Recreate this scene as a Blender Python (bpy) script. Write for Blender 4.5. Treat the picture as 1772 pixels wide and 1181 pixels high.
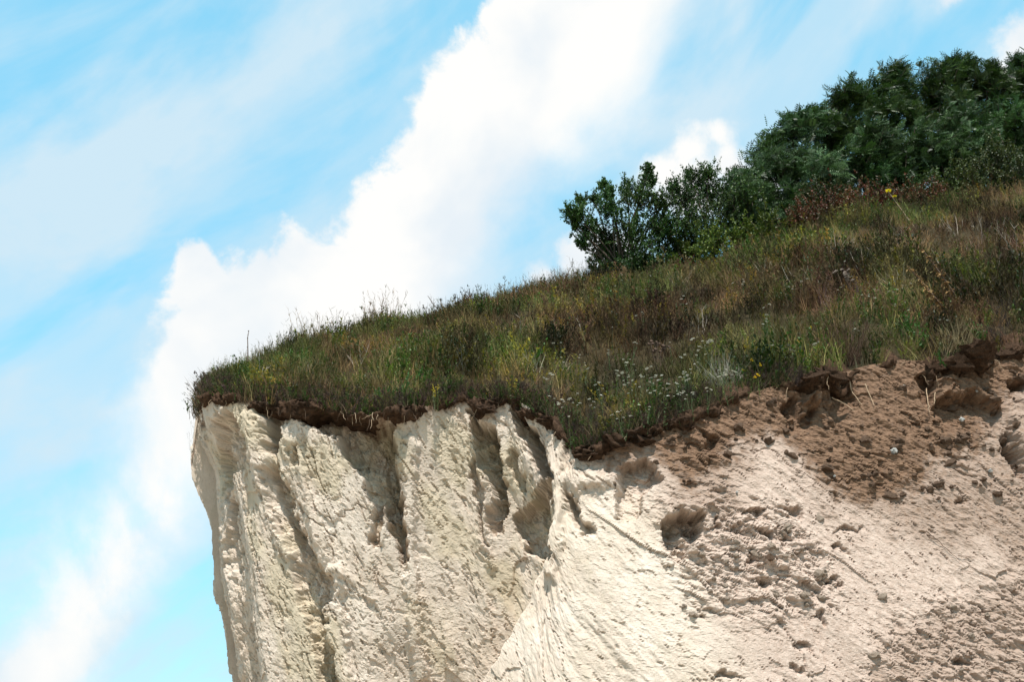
import bpy, math, random
import numpy as np
from mathutils import Vector, Matrix

for o in list(bpy.data.objects):
    bpy.data.objects.remove(o)
random.seed(5)
RNG = np.random.default_rng(11)
scene = bpy.context.scene
COL = scene.collection

# ------------------------------------------------------------------ camera
PITCH = math.radians(22.0)
FPX = 2000.0
CP, SP = math.cos(PITCH), math.sin(PITCH)
CAMZ = 1.6
cam_d = bpy.data.cameras.new('camera')
cam = bpy.data.objects.new('camera', cam_d)
COL.objects.link(cam)
cam.location = (0, 0, CAMZ)
cam.rotation_euler = (math.pi / 2 + PITCH, 0, 0)
cam_d.sensor_width = 36.0
cam_d.lens = 36.0 * FPX / 1772.0
cam_d.clip_end = 5000
scene.camera = cam
scene.render.resolution_x, scene.render.resolution_y = 1024, 683

def pdir(px, py):
    """photo pixel -> (X/Y, Z/Y) of its direction from the camera"""
    x = (np.asarray(px, float) - 886) / FPX
    y = (590.5 - np.asarray(py, float)) / FPX
    den = CP - y * SP
    return x / den, (SP + y * CP) / den

def project(X, Y, Z):
    zz = Z - CAMZ
    d = Y * CP + zz * SP
    return 886 + FPX * X / d, 590.5 - FPX * (-Y * SP + zz * CP) / d

# ------------------------------------------------------------------ light
scene.view_settings.view_transform = 'Standard'
scene.view_settings.look = 'None'
scene.view_settings.exposure = 0.56
scene.view_settings.gamma = 1.0
SUN_DIR = Vector((-0.02, -0.41, 0.91)).normalized()
sun_d = bpy.data.lights.new('sun', 'SUN')
sun_d.energy = 5.0
sun_d.angle = math.radians(0.5)
sun_d.color = (1.0, 0.965, 0.91)
sun = bpy.data.objects.new('sun', sun_d)
COL.objects.link(sun)
sun.rotation_euler = (-SUN_DIR).to_track_quat('-Z', 'Y').to_euler()
sun.location = (-20, -30, 60)

world = bpy.data.worlds.new('World')
scene.world = world
world.use_nodes = True
SKY_STRENGTH = 0.15
def build_sky():
    nt = world.node_tree
    nt.nodes.clear()
    N, L = nt.nodes, nt.links
    def put(sock, v):
        if isinstance(v, (int, float)):
            sock.default_value = v
        else:
            L.new(v, sock)
    def m(op, a, b=None, c=None):
        n = N.new('ShaderNodeMath'); n.operation = op
        put(n.inputs[0], a)
        if b is not None: put(n.inputs[1], b)
        if c is not None: put(n.inputs[2], c)
        return n.outputs[0]
    def sstep(v, lo, hi, a=0.0, b=1.0):
        n = N.new('ShaderNodeMapRange'); n.interpolation_type = 'SMOOTHSTEP'
        put(n.inputs['Value'], v); put(n.inputs['From Min'], lo); put(n.inputs['From Max'], hi)
        put(n.inputs['To Min'], a); put(n.inputs['To Max'], b)
        return n.outputs[0]
    def noise(vec, scale, detail, rough=0.55, dist=0.0):
        n = N.new('ShaderNodeTexNoise')
        n.inputs['Scale'].default_value = scale; n.inputs['Detail'].default_value = detail
        n.inputs['Roughness'].default_value = rough; n.inputs['Distortion'].default_value = dist
        L.new(vec, n.inputs['Vector'])
        return n.outputs['Fac']
    def mixc(f, a, b, mode='MIX'):
        n = N.new('ShaderNodeMix'); n.data_type = 'RGBA'; n.blend_type = mode
        put(n.inputs['Factor'], f)
        for s, v in ((n.inputs[6], a), (n.inputs[7], b)):
            if isinstance(v, tuple): s.default_value = (*v, 1)
            else: L.new(v, s)
        return n.outputs[2]
    tc = N.new('ShaderNodeTexCoord')
    vec = tc.outputs['Generated']
    sep = N.new('ShaderNodeSeparateXYZ'); L.new(vec, sep.inputs[0])
    az = m('ARCTAN2', sep.outputs[0], sep.outputs[1])
    el = m('ARCSINE', sep.outputs[2])
    def ae(px, py):
        a, t = pdir(px, py)
        return float(np.arctan(a)), float(np.arctan(t / np.sqrt(1 + a * a)))
    p0, p1 = ae(260, 600), ae(1000, 60)
    phi = math.atan2(p1[1] - p0[1], p1[0] - p0[0])
    c, s = math.cos(phi), math.sin(phi)
    U = m('ADD', m('MULTIPLY', az, c), m('MULTIPLY', el, s))
    W = m('SUBTRACT', m('MULTIPLY', el, c), m('MULTIPLY', az, s))
    def uw(px, py):
        a, e = ae(px, py)
        return a * c + e * s, e * c - a * s
    U0, U1, W0, W1 = -0.6, 1.4, -0.5, 1.0
    def curve(pts):
        q = sorted(uw(*p) for p in pts)
        q = [(max(0, min(1, (u - U0) / (U1 - U0))), (w - W0) / (W1 - W0)) for u, w in q]
        q = [(0.0, q[0][1])] + q + [(1.0, q[-1][1])]
        n = N.new('ShaderNodeFloatCurve')
        cv = n.mapping.curves[0]
        cv.points[0].location = q[0]; cv.points[1].location = q[-1]
        for p in q[1:-1]:
            cv.points.new(*p)
        for p in cv.points: p.handle_type = 'AUTO_CLAMPED'
        n.mapping.use_clip = False
        n.mapping.update()
        put(n.inputs['Value'], m('DIVIDE', m('SUBTRACT', U, U0), U1 - U0))
        return m('ADD', m('MULTIPLY', n.outputs[0], W1 - W0), W0)
    wtop = curve([(-60, 980), (60, 860), (150, 740), (222, 640), (285, 500), (335, 412), (385, 445), (445, 410), (490, 375), (545, 395),
                  (600, 350), (650, 300), (690, 250), (705, 210), (735, 130), (790, 90), (828, 50), (840, 5), (960, -160), (1200, -420)])
    wbot = curve([(-60, 1420), (120, 1260), (260, 1060), (430, 860), (700, 660), (860, 480), (885, 400), (940, 330), (1020, 280), (1110, 210), (1160, 120), (1210, 10), (1330, -150), (1600, -400)])
    nb = noise(vec, 7.5, 2.0, 0.5)
    nf = noise(vec, 24.0, 10.0, 0.62, 0.15)
    nw = noise(vec, 5.0, 8.0, 0.6, 0.4)
    puff = m('ADD', m('MULTIPLY', m('SUBTRACT', nf, 0.5), 0.085), m('MULTIPLY', m('SUBTRACT', nb, 0.5), 0.045))
    dtop = m('ADD', m('SUBTRACT', wtop, W), puff)
    dbot = m('ADD', m('SUBTRACT', W, wbot), m('MULTIPLY', m('SUBTRACT', nw, 0.5), 0.10))
    uleft, ucrisp = uw(120, 800)[0], uw(270, 520)[0]
    soft = sstep(U, uleft, ucrisp, 0.11, 0.016)
    bank = m('MULTIPLY', sstep(dtop, m('MULTIPLY', soft, -0.25), soft), sstep(dbot, -0.015, 0.055))
    bank = m('MULTIPLY', bank, sstep(m('ABSOLUTE', U), 1.9, 1.2))
    loose = sstep(U, ucrisp, uleft)
    bank = m('MULTIPLY', bank, m('SUBTRACT', 1.0, m('MULTIPLY', m('MULTIPLY', loose, 0.7), sstep(nw, 0.56, 0.40))))
    # small cumulus heads
    blobs = [(1150, 300, 42), (1195, 262, 44), (1243, 232, 30), (1255, 285, 45), (1200, 320, 70), (1300, 330, 60),
             (945, 478, 44), (995, 450, 54), (1035, 425, 50), (1060, 440, 60), (1780, 70, 60), (1775, 120, 55), (1640, -8, 30)]
    best = None
    for px, py, r in blobs:
        a0, e0 = ae(px, py)
        rr = r / FPX * 0.95
        d = m('SQRT', m('ADD', m('POWER', m('MULTIPLY', m('SUBTRACT', az, a0), math.cos(e0)), 2.0), m('POWER', m('SUBTRACT', el, e0), 2.0)))
        f = m('SUBTRACT', rr, d)
        best = f if best is None else m('SMOOTH_MAX', best, f, 0.01)
    head = sstep(m('ADD', best, m('MULTIPLY', m('SUBTRACT', nf, 0.5), 0.05)), -0.003, 0.014)
    # broken cumulus over the rest of the sky, away from the bank
    far = m('MULTIPLY', sstep(noise(vec, 3.1, 8.0, 0.55, 0.2), 0.56, 0.70), sstep(m('ABSOLUTE', az), 0.55, 0.85))
    cum = m('MAXIMUM', m('MAXIMUM', bank, head), far)
    # thin high veil drawn out along the same direction as the bank
    cmb = N.new('ShaderNodeCombineXYZ')
    put(cmb.inputs[0], m('MULTIPLY', U, 1.5)); put(cmb.inputs[1], m('MULTIPLY', W, 4.6)); put(cmb.inputs[2], 8.2)
    nv = noise(cmb.outputs[0], 2.3, 6.0, 0.52, 0.3)
    veil = m('MULTIPLY', sstep(nv, 0.38, 0.62), 0.82)
    cmb2 = N.new('ShaderNodeCombineXYZ')
    put(cmb2.inputs[0], m('MULTIPLY', U, 2.2)); put(cmb2.inputs[1], m('MULTIPLY', W, 3.4)); put(cmb2.inputs[2], 1.3)
    nv2 = noise(cmb2.outputs[0], 3.0, 6.0, 0.55, 0.3)
    veil = m('MINIMUM', m('ADD', m('ADD', m('MULTIPLY', veil, 0.68), m('MULTIPLY', sstep(nv2, 0.38, 0.70), 0.42)), 0.10), 0.95)
    sky = N.new('ShaderNodeTexSky')
    sky.sky_type = 'NISHITA'
    sky.sun_disc = False
    sky.sun_elevation = math.asin(SUN_DIR.z)
    sky.sun_rotation = math.atan2(SUN_DIR.x, SUN_DIR.y)
    sky.air_density = 1.0; sky.dust_density = 0.1; sky.ozone_density = 1.0
    K = 1.0 / SKY_STRENGTH
    blue = mixc(1.0, sky.outputs[0], (0.90, 1.62, 1.55), 'MULTIPLY')
    vcol = tuple(K * v for v in (0.44, 0.56, 0.635))
    blue = mixc(0.72, blue, tuple(K * v for v in (0.165, 0.475, 0.635)))
    skyc = mixc(veil, blue, vcol)
    shade = sstep(noise(vec, 6.0, 5.0, 0.5, 0.3), 0.36, 0.62)
    ccol = mixc(shade, tuple(K * v for v in (0.55, 0.60, 0.64)), tuple(K * v for v in (0.69, 0.685, 0.67)))
    skyc = mixc(cum, skyc, ccol)
    bg = N.new('ShaderNodeBackground')
    bg.inputs['Strength'].default_value = SKY_STRENGTH
    L.new(skyc, bg.inputs['Color'])
    out = N.new('ShaderNodeOutputWorld')
    L.new(bg.outputs[0], out.inputs['Surface'])
build_sky()

# ------------------------------------------------------------------ helpers
def smooth(x, lo, hi):
    t = np.clip((x - lo) / (hi - lo), 0, 1)
    return t * t * (3 - 2 * t)

def _hash(ix, iy, iz, seed):
    h = (ix.astype(np.uint32) * np.uint32(374761393) + iy.astype(np.uint32) * np.uint32(668265263)
         + iz.astype(np.uint32) * np.uint32(2147483647) + np.uint32(seed * 974711 + 13))
    h = (h ^ (h >> np.uint32(13))) * np.uint32(1274126177)
    h = h ^ (h >> np.uint32(16))
    return (h & np.uint32(0xffff)).astype(np.float32) / 32767.5 - 1.0

def vnoise(x, y, z, seed=0):
    x = np.asarray(x, np.float32); y = np.asarray(y, np.float32); z = np.asarray(z, np.float32)
    fx, fy, fz = np.floor(x), np.floor(y), np.floor(z)
    ix, iy, iz = fx.astype(np.int32), fy.astype(np.int32), fz.astype(np.int32)
    x, y, z = x - fx, y - fy, z - fz
    u, v, w = (t * t * t * (t * (t * 6 - 15) + 10) for t in (x, y, z))
    def hh(a, b, c): return _hash(ix + a, iy + b, iz + c, seed)
    def lp(a, b, t): return a + (b - a) * t
    return lp(lp(lp(hh(0,0,0), hh(1,0,0), u), lp(hh(0,1,0), hh(1,1,0), u), v),
              lp(lp(hh(0,0,1), hh(1,0,1), u), lp(hh(0,1,1), hh(1,1,1), u), v), w)

def fbm(x, y, z, octaves=4, seed=0, gain=0.5):
    t, a, f, n = 0, 1.0, 1.0, 0
    for i in range(octaves):
        t = t + a * vnoise(x * f + i * 17.3, y * f + i * 5.7, z * f + i * 9.1, seed + i)
        n += a; a *= gain; f *= 2.03
    return t / n * 1.6

def link(o, parent=None):
    COL.objects.link(o)
    if parent is not None: o.parent = parent
    return o

def np_mesh(name, V, T, colors=None, smooth_shade=False):
    me = bpy.data.meshes.new(name)
    V = np.ascontiguousarray(V, np.float32).reshape(-1, 3); T = np.ascontiguousarray(T, np.int32)
    k = T.shape[1]
    me.vertices.add(len(V)); me.vertices.foreach_set('co', V.ravel())
    me.loops.add(T.size); me.loops.foreach_set('vertex_index', T.ravel())
    me.polygons.add(len(T))
    me.polygons.foreach_set('loop_start', np.arange(0, T.size, k, dtype=np.int32))
    try: me.polygons.foreach_set('loop_total', np.full(len(T), k, np.int32))
    except Exception: pass
    me.polygons.foreach_set('use_smooth', np.full(len(T), smooth_shade, bool))
    if colors is not None:
        at = me.color_attributes.new('Col', 'FLOAT_COLOR', 'POINT')
        c = np.ones((len(V), 4), np.float32); c[:, :colors.shape[1]] = colors
        at.data.foreach_set('color', c.ravel())
    me.update(calc_edges=True)
    return me

def obj(name, me, mat=None, parent=None):
    o = bpy.data.objects.new(name, me)
    if mat is not None and not me.materials: me.materials.append(mat)
    return link(o, parent)

def empty(name, loc):
    o = bpy.data.objects.new(name, None); o.empty_display_size = 0.2
    o.location = loc
    return link(o)

def tag(o, label=None, cat=None, group=None, kind=None):
    for k, v in (('label', label), ('category', cat), ('group', group), ('kind', kind)):
        if v: o[k] = v
    return o

def grid_faces(nr, nc):
    i = np.arange(nr - 1)[:, None] * nc + np.arange(nc - 1)[None, :]
    return np.stack([i, i + 1, i + nc + 1, i + nc], -1).reshape(-1, 4)

# ------------------------------------------------------------------ materials
def new_mat(name):
    mt = bpy.data.materials.new(name); mt.use_nodes = True
    nt = mt.node_tree; nt.nodes.clear()
    return mt, nt.nodes, nt.links

def nmix(N, L, f, a, b, mode='MIX'):
    n = N.new('ShaderNodeMix'); n.data_type = 'RGBA'; n.blend_type = mode
    for s, v in ((n.inputs['Factor'], f), (n.inputs[6], a), (n.inputs[7], b)):
        if isinstance(v, tuple): s.default_value = (*v, 1)
        elif isinstance(v, (int, float)): s.default_value = v
        else: L.new(v, s)
    return n.outputs[2]

def nnoise(N, L, scale, detail=6, rough=0.6, vec=None, stretch=None):
    if vec is None:
        tc = N.new('ShaderNodeTexCoord'); vec = tc.outputs['Object']
    if stretch:
        mp = N.new('ShaderNodeMapping'); mp.inputs['Scale'].default_value = stretch
        L.new(vec, mp.inputs['Vector']); vec = mp.outputs[0]
    n = N.new('ShaderNodeTexNoise'); n.inputs['Scale'].default_value = scale
    n.inputs['Detail'].default_value = detail; n.inputs['Roughness'].default_value = rough
    L.new(vec, n.inputs['Vector'])
    return n.outputs['Fac']

def nramp(N, L, v, lo, hi, a=0.0, b=1.0):
    n = N.new('ShaderNodeMapRange'); n.inputs['From Min'].default_value = lo; n.inputs['From Max'].default_value = hi
    n.inputs['To Min'].default_value = a; n.inputs['To Max'].default_value = b
    L.new(v, n.inputs['Value'])
    return n.outputs[0]

def bump(N, L, h, dist, strength=1.0):
    n = N.new('ShaderNodeBump'); n.inputs['Distance'].default_value = dist; n.inputs['Strength'].default_value = strength
    L.new(h, n.inputs['Height'])
    return n.outputs[0]

def finish(N, L, color, normal=None, rough=0.9, spec=0.2):
    p = N.new('ShaderNodeBsdfPrincipled')
    if isinstance(color, tuple): p.inputs['Base Color'].default_value = (*color, 1)
    else: L.new(color, p.inputs['Base Color'])
    p.inputs['Roughness'].default_value = rough
    p.inputs['Specular IOR Level'].default_value = spec
    if normal is not None: L.new(normal, p.inputs['Normal'])
    out = N.new('ShaderNodeOutputMaterial')
    L.new(p.outputs[0], out.inputs['Surface'])
    return p

def mat_cliff():
    mt, N, L = new_mat('pale_earth_cliff')
    at = N.new('ShaderNodeAttribute'); at.attribute_name = 'Col'
    sp = N.new('ShaderNodeSeparateColor'); L.new(at.outputs['Color'], sp.inputs[0])
    soil, ochre, dust = sp.outputs
    n1 = nnoise(N, L, 1.3, 8, 0.6)
    n2 = nnoise(N, L, 14, 8, 0.65)
    n3 = nnoise(N, L, 70, 6, 0.7)
    st = nnoise(N, L, 9, 6, 0.6, stretch=(1.0, 1.0, 0.22))
    cream = nmix(N, L, nramp(N, L, n1, 0.35, 0.65), (0.555, 0.452, 0.36), (0.66, 0.56, 0.47))
    cream = nmix(N, L, nramp(N, L, st, 0.50, 0.72, 0, 0.55), cream, (0.47, 0.405, 0.31))
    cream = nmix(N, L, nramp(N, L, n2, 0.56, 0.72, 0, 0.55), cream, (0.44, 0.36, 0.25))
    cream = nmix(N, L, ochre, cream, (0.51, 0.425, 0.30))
    dcol = nmix(N, L, nramp(N, L, n2, 0.4, 0.65), (0.43, 0.325, 0.262), (0.575, 0.458, 0.382))
    cream = nmix(N, L, dust, cream, dcol)
    sc = nmix(N, L, nramp(N, L, n2, 0.35, 0.68), (0.11, 0.064, 0.039), (0.25, 0.155, 0.10))
    sc = nmix(N, L, nramp(N, L, n3, 0.60, 0.72, 0, 0.6), sc, (0.33, 0.25, 0.19))
    add = N.new('ShaderNodeMath'); add.operation = 'ADD'; L.new(soil, add.inputs[0])
    L.new(nramp(N, L, n2, 0.3, 0.7, -0.27, 0.27), add.inputs[1])
    sm = N.new('ShaderNodeMapRange'); sm.interpolation_type = 'SMOOTHSTEP'
    sm.inputs['From Min'].default_value = 0.08; sm.inputs['From Max'].default_value = 1.0
    L.new(add.outputs[0], sm.inputs['Value'])
    n4 = nnoise(N, L, 38, 4, 0.6, stretch=(1.0, 1.0, 0.55))
    cream = nmix(N, L, nramp(N, L, n4, 0.61, 0.70, 0, 0.6), cream, (0.30, 0.235, 0.165))
    colr = nmix(N, L, sm.outputs[0], cream, sc)
    grit = nmix(N, L, nramp(N, L, n3, 0.3, 0.7), (0.86, 0.86, 0.86), (1.1, 1.09, 1.08))
    colr = nmix(N, L, 1.0, colr, grit, 'MULTIPLY')
    n5 = nnoise(N, L, 170, 4, 0.7)
    ad = N.new('ShaderNodeMath'); ad.operation = 'MULTIPLY_ADD'
    L.new(n5, ad.inputs[0]); ad.inputs[1].default_value = 0.45; L.new(n3, ad.inputs[2])
    finish(N, L, colr, bump(N, L, ad.outputs[0], 0.02, 0.9), 0.95, 0.1)
    return mt

def mat_soil(name, dark, light, scale=12, pale=0.35):
    mt, N, L = new_mat(name)
    n2 = nnoise(N, L, scale, 8, 0.65); n3 = nnoise(N, L, scale * 5, 6, 0.7)
    c = nmix(N, L, nramp(N, L, n2, 0.35, 0.68), dark, light)
    c = nmix(N, L, nramp(N, L, n3, 0.62, 0.75, 0, pale), c, (0.30, 0.22, 0.16))
    ad = N.new('ShaderNodeMath'); ad.operation = 'MULTIPLY_ADD'
    L.new(n2, ad.inputs[0]); ad.inputs[1].default_value = 1.5; L.new(n3, ad.inputs[2])
    finish(N, L, c, bump(N, L, ad.outputs[0], 0.035, 1.0), 0.95, 0.1)
    return mt

def mat_plant(name, trans=0.25, rough=0.6, spec=0.25):
    mt, N, L = new_mat(name)
    at = N.new('ShaderNodeAttribute'); at.attribute_name = 'Col'
    p = N.new('ShaderNodeBsdfPrincipled'); L.new(at.outputs['Color'], p.inputs['Base Color'])
    p.inputs['Roughness'].default_value = rough; p.inputs['Specular IOR Level'].default_value = spec
    t = N.new('ShaderNodeBsdfTranslucent'); L.new(at.outputs['Color'], t.inputs['Color'])
    mx = N.new('ShaderNodeMixShader'); mx.inputs[0].default_value = trans
    L.new(p.outputs[0], mx.inputs[1]); L.new(t.outputs[0], mx.inputs[2])
    out = N.new('ShaderNodeOutputMaterial'); L.new(mx.outputs[0], out.inputs['Surface'])
    return mt

M_CLIFF = mat_cliff()
M_TOPSOIL = mat_soil('dark_topsoil', (0.03, 0.017, 0.010), (0.115, 0.066, 0.04), 11, 0.25)
M_SLOPESOIL = mat_soil('brown_soil', (0.10, 0.062, 0.04), (0.25, 0.165, 0.115), 11, 0.4)
M_THATCH = mat_soil('thatch_soil', (0.020, 0.016, 0.008), (0.062, 0.046, 0.022), 7, 0.1)
M_GROUND = mat_soil('sandy_ground', (0.30, 0.25, 0.19), (0.45, 0.39, 0.31), 3, 0.3)
M_CHALK = mat_soil('cream_stone', (0.40, 0.30, 0.22), (0.56, 0.45, 0.36), 14, 0.2)
M_FLINT = mat_soil('white_stone', (0.60, 0.57, 0.52), (0.76, 0.74, 0.70), 14, 0.1)
M_GRASS = mat_plant('dry_meadow', 0.22, 0.75, 0.12)
M_HERB = mat_plant('green_herb', 0.30, 0.55, 0.25)
M_LEAF = mat_plant('tree_leaf', 0.24, 0.48, 0.26)
M_FLOWER = mat_plant('flower', 0.2, 0.8, 0.1)
def mat_bark():
    mt, N, L = new_mat('bark')
    n = nnoise(N, L, 18, 6, 0.6, stretch=(1, 1, 0.3))
    finish(N, L, nmix(N, L, nramp(N, L, n, 0.3, 0.7), (0.03, 0.022, 0.015), (0.10, 0.08, 0.06)), bump(N, L, n, 0.02), 0.9, 0.1)
    return mt
M_BARK = mat_bark()
def mat_plain(name, c):
    mt, N, L = new_mat(name)
    n = nnoise(N, L, 30, 5, 0.6)
    finish(N, L, nmix(N, L, nramp(N, L, n, 0.3, 0.7), tuple(v * 0.7 for v in c), tuple(v * 1.2 for v in c)), None, 0.85, 0.15)
    return mt
M_ROOT = mat_plain('pale_root', (0.36, 0.26, 0.17))
M_TWIG = mat_plain('dark_twig', (0.12, 0.08, 0.055))

# ------------------------------------------------------------------ hill: edge and crest read from the photo
# (photo x, photo y, distance in Y metres)
EDGE = [(336, 764, 23.0), (338, 737, 22.0), (343, 709, 21.0), (354, 691, 20.2), (400, 687, 19.8), (450, 697, 19.6), (520, 704, 19.4), (600, 715, 19.2), (640, 726, 19.1),
        (700, 712, 19.3), (760, 702, 19.5), (806, 692, 19.6), (830, 706, 19.5), (885, 690, 19.5), (930, 715, 19.2), (965, 735, 18.9),
        (990, 775, 18.5), (1010, 785, 18.3), (1060, 765, 18.2), (1120, 748, 18.2), (1200, 720, 18.3), (1270, 690, 18.5), (1350, 668, 18.7),
        (1430, 655, 18.8), (1500, 635, 18.9), (1560, 625, 19.0), (1640, 632, 19.0), (1700, 622, 19.0), (1772, 600, 19.1), (1900, 570, 19.4), (2150, 520, 20.0), (2500, 470, 21)]
CREST = [(336, 756, 23.3), (341, 695, 22.0), (354, 668, 21.4), (400, 646, 23.0), (500, 620, 25.3), (580, 600, 27.5), (650, 578, 29.0), (740, 557, 30.5), (800, 541, 31.2), (850, 526, 31.8),
         (930, 503, 32.5), (1000, 495, 33.0), (1060, 492, 33.3), (1150, 482, 33.5), (1250, 460, 33.8), (1330, 436, 34), (1400, 412, 34), (1480, 388, 34), (1560, 372, 34), (1650, 357, 34),
         (1772, 340, 34), (1900, 322, 34.5), (2150, 290, 35), (2500, 260, 36)]
ea, et = pdir([e[0] for e in EDGE], [e[1] for e in EDGE]); eY = np.array([e[2] for e in EDGE])
ca, ct = pdir([e[0] for e in CREST], [e[1] for e in CREST]); cY = np.array([e[2] for e in CREST])

def H(x, y, detail=True):
    x = np.asarray(x, float); y = np.asarray(y, float)
    a = x / np.maximum(y, 1.0)
    Ye = np.interp(a, ea, eY); te = np.interp(a, ea, et)
    Yr = np.interp(a, ca, cY); tr = np.interp(a, ca, ct)
    Yr = np.maximum(Yr, Ye + 0.3)
    d = Yr - Ye
    c = np.maximum(Ye * (tr - te), 0.02) / (d * d)
    c = np.clip(c, 0.004, 0.5)
    q = Yr - y
    flat = -tr / (2 * c)
    q2 = np.maximum(q, flat)
    z = CAMZ + tr * Yr - tr * q2 - c * q2 * q2
    zfront = CAMZ + te * Ye + 0.6 * (y - Ye)
    z = np.where(y < Ye, zfront, z)
    if detail:
        z = z + 0.10 * fbm(x * 0.5, y * 0.5, 0 * x, 3, 3) * smooth(y - Ye, 0.2, 2.0)
    return z

# plan of the cliff edge, from the right end, round the promontory and back along its far side
plan = [(float(a * Y), Y) for a, Y in zip(ea, eY)][::-1]
plan += [(-6.75, 24.3), (-6.1, 26.0), (-5.0, 29.0), (-3.2, 34.0), (0.0, 42.0), (8.0, 60.0), (14.0, 75.0)]
plan = np.array(plan)
def resample(P, n_fun):
    seg = np.r_[0, np.cumsum(np.hypot(*np.diff(P, axis=0).T))]
    return seg
S = resample(plan, None)
fine = np.linspace(0, S[-1], 6000)
fx, fy = np.interp(fine, S, plan[:, 0]), np.interp(fine, S, plan[:, 1])
def boxsm(v, k):
    p = np.r_[np.full(k, v[0]), v, np.full(k, v[-1])]
    cs = np.cumsum(np.r_[0, p]); w = 2 * k + 1
    return (cs[w:] - cs[:-w]) / w
ds = fine[1]
k1 = int(0.10 / ds); k2 = int(1.5 / ds)
fx, fy = boxsm(fx, k1), boxsm(fy, k1)
sx, sy = boxsm(boxsm(fx, k2), k2), boxsm(boxsm(fy, k2), k2)
tx, ty = np.gradient(sx), np.gradient(sy)
ln = np.hypot(tx, ty)
# walking right to left along the front the outward side (towards the camera) lies to the left of travel
fnx, fny = -ty / ln, tx / ln
if fny[len(fny) // 3] > 0: fnx, fny = -fnx, -fny
fa = fx / fy
# columns: dense where the photograph looks
fpx = project(fx, fy, H(fx, fy, False))[0]
front_end = int(np.argmin(fa))
dens = np.where((fpx < 1830) & (np.arange(len(fpx)) < front_end + int(1.2 / ds)), 1.0, 0.06)
cum = np.cumsum(dens); cum = (cum - cum[0]) / (cum[-1] - cum[0])
NC = 980
cs_ = np.interp(np.linspace(0, 1, NC), cum, np.arange(len(fine)))
def at_(v): return np.interp(cs_, np.arange(len(fine)), v)
PX, PY, NX, NY, PS = at_(fx), at_(fy), at_(fnx), at_(fny), at_(fine)
PZ = H(PX, PY, False)
COLPX = project(PX, PY, PZ)[0]
BACK = smooth(cs_, front_end - 0.3 / ds, front_end + 0.6 / ds)     # 1 on the far side of the promontory

# ------------------------------------------------------------------ relief of the face, laid out on the photo and carried to the face
RX0, RX1, RY0, RY1 = 200, 1900, 600, 1320
gx, gy = np.meshgrid(np.arange(RX0, RX1) + 0.5, np.arange(RY0, RY1) + 0.5)
def poly_mask(pts):
    m = np.zeros(gx.shape, bool)
    n = len(pts)
    for i in range(n):
        (x1, y1), (x2, y2) = pts[i], pts[(i + 1) % n]
        if y1 == y2: continue
        m ^= ((gy >= min(y1, y2)) & (gy < max(y1, y2)) & (gx < x1 + (gy - y1) * (x2 - x1) / (y2 - y1)))
    return m.astype(np.float32)
def blur(m, r):
    if r < 1: return m
    for _ in range(2):
        for ax in (0, 1):
            p = np.pad(m, [(r, r) if i == ax else (0, 0) for i in (0, 1)], mode='edge')
            c = np.cumsum(p, axis=ax); c = np.insert(c, 0, 0, axis=ax); w = 2 * r + 1
            m = (c.take(range(w, c.shape[ax]), ax) - c.take(range(0, c.shape[ax] - w), ax)) / w
    return m
def Z1(ox, oy, pts): return [(ox + x / 2.953, oy + y / 2.953) for x, y in pts]
RELIEF = np.zeros(gx.shape, np.float32)
def feat(pts, depth, r, taper=0.35, skew=0.0):
    """depth is full under the roof of the outline and runs out towards its foot; skew deepens it to one side"""
    global RELIEF
    ys = [p[1] for p in pts]
    mk = poly_mask(pts)
    if depth < 0:
        mk = mk * (1 - taper * np.clip((gy - min(ys)) / (max(ys) - min(ys)), 0, 1) ** 1.5)
        if skew:
            on = mk > 0
            lo = np.where(on, gx, 1e9).min(1, keepdims=True); hi = np.where(on, gx, -1e9).max(1, keepdims=True)
            mk = mk * (1 - skew + skew * np.clip((gx - lo) / np.maximum(hi - lo, 1), 0, 1))
    RELIEF = RELIEF + depth * blur(mk, r).astype(np.float32)
# recesses under the sod and grooves of the left wall
feat(Z1(280, 580, [(285, 440), (330, 400), (410, 440), (432, 600), (420, 675), (380, 740), (345, 870), (325, 800), (296, 600)]), -0.75, 2, 0.5, 0.5)
feat([(400, 880), (411, 862), (426, 985), (404, 985)], -0.39, 2, 0.5, 0.5)
feat([(456, 824), (480, 806), (500, 850), (514, 905), (545, 960), (572, 1010), (580, 1050), (562, 1055), (558, 1110), (578, 1181), (585, 1230), (560, 1200), (540, 1110), (526, 1050), (509, 984), (497, 952), (476, 912), (464, 868)], -0.52, 3, 0.3, 0.5)
feat(Z1(280, 580, [(505, 390), (545, 600), (585, 650), (640, 470), (700, 440), (820, 540), (900, 520), (930, 600), (1000, 680), (1050, 800), (1075, 900), (1060, 1060), (1100, 1090), (1128, 820), (1150, 920), (1160, 1020), (1200, 1080), (1235, 1170), (1268, 1140), (1225, 900), (1192, 700), (1185, 440), (1050, 400), (900, 370), (700, 360)]), -1.02, 2, 0.55, 0.5)
feat(Z1(280, 580, [(660, 590), (690, 590), (700, 680), (680, 690)]), -0.30, 2, 0.5, 0.5)
feat(Z1(280, 580, [(1595, 400), (1650, 440), (1720, 540), (1745, 700), (1765, 900), (1720, 1040), (1690, 960), (1660, 900), (1690, 800), (1640, 720), (1600, 560)]), -0.96, 2, 0.5, 0.5)
feat(Z1(280, 580, [(1590, 620), (1610, 640), (1625, 800), (1640, 960), (1690, 1090), (1670, 1100), (1600, 900), (1570, 720)]), -0.34, 2, 0.5, 0.5)
feat(Z1(780, 640, [(310, 210), (400, 280), (480, 380), (512, 480), (524, 640), (505, 740), (505, 880), (475, 980), (385, 910), (325, 740), (440, 680), (462, 540), (420, 450), (340, 330)]), -0.90, 2, 0.5, 0.5)
feat(Z1(780, 640, [(300, 420), (330, 440), (390, 560), (380, 640), (330, 560)]), -0.36, 2, 0.5, 0.5)
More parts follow.
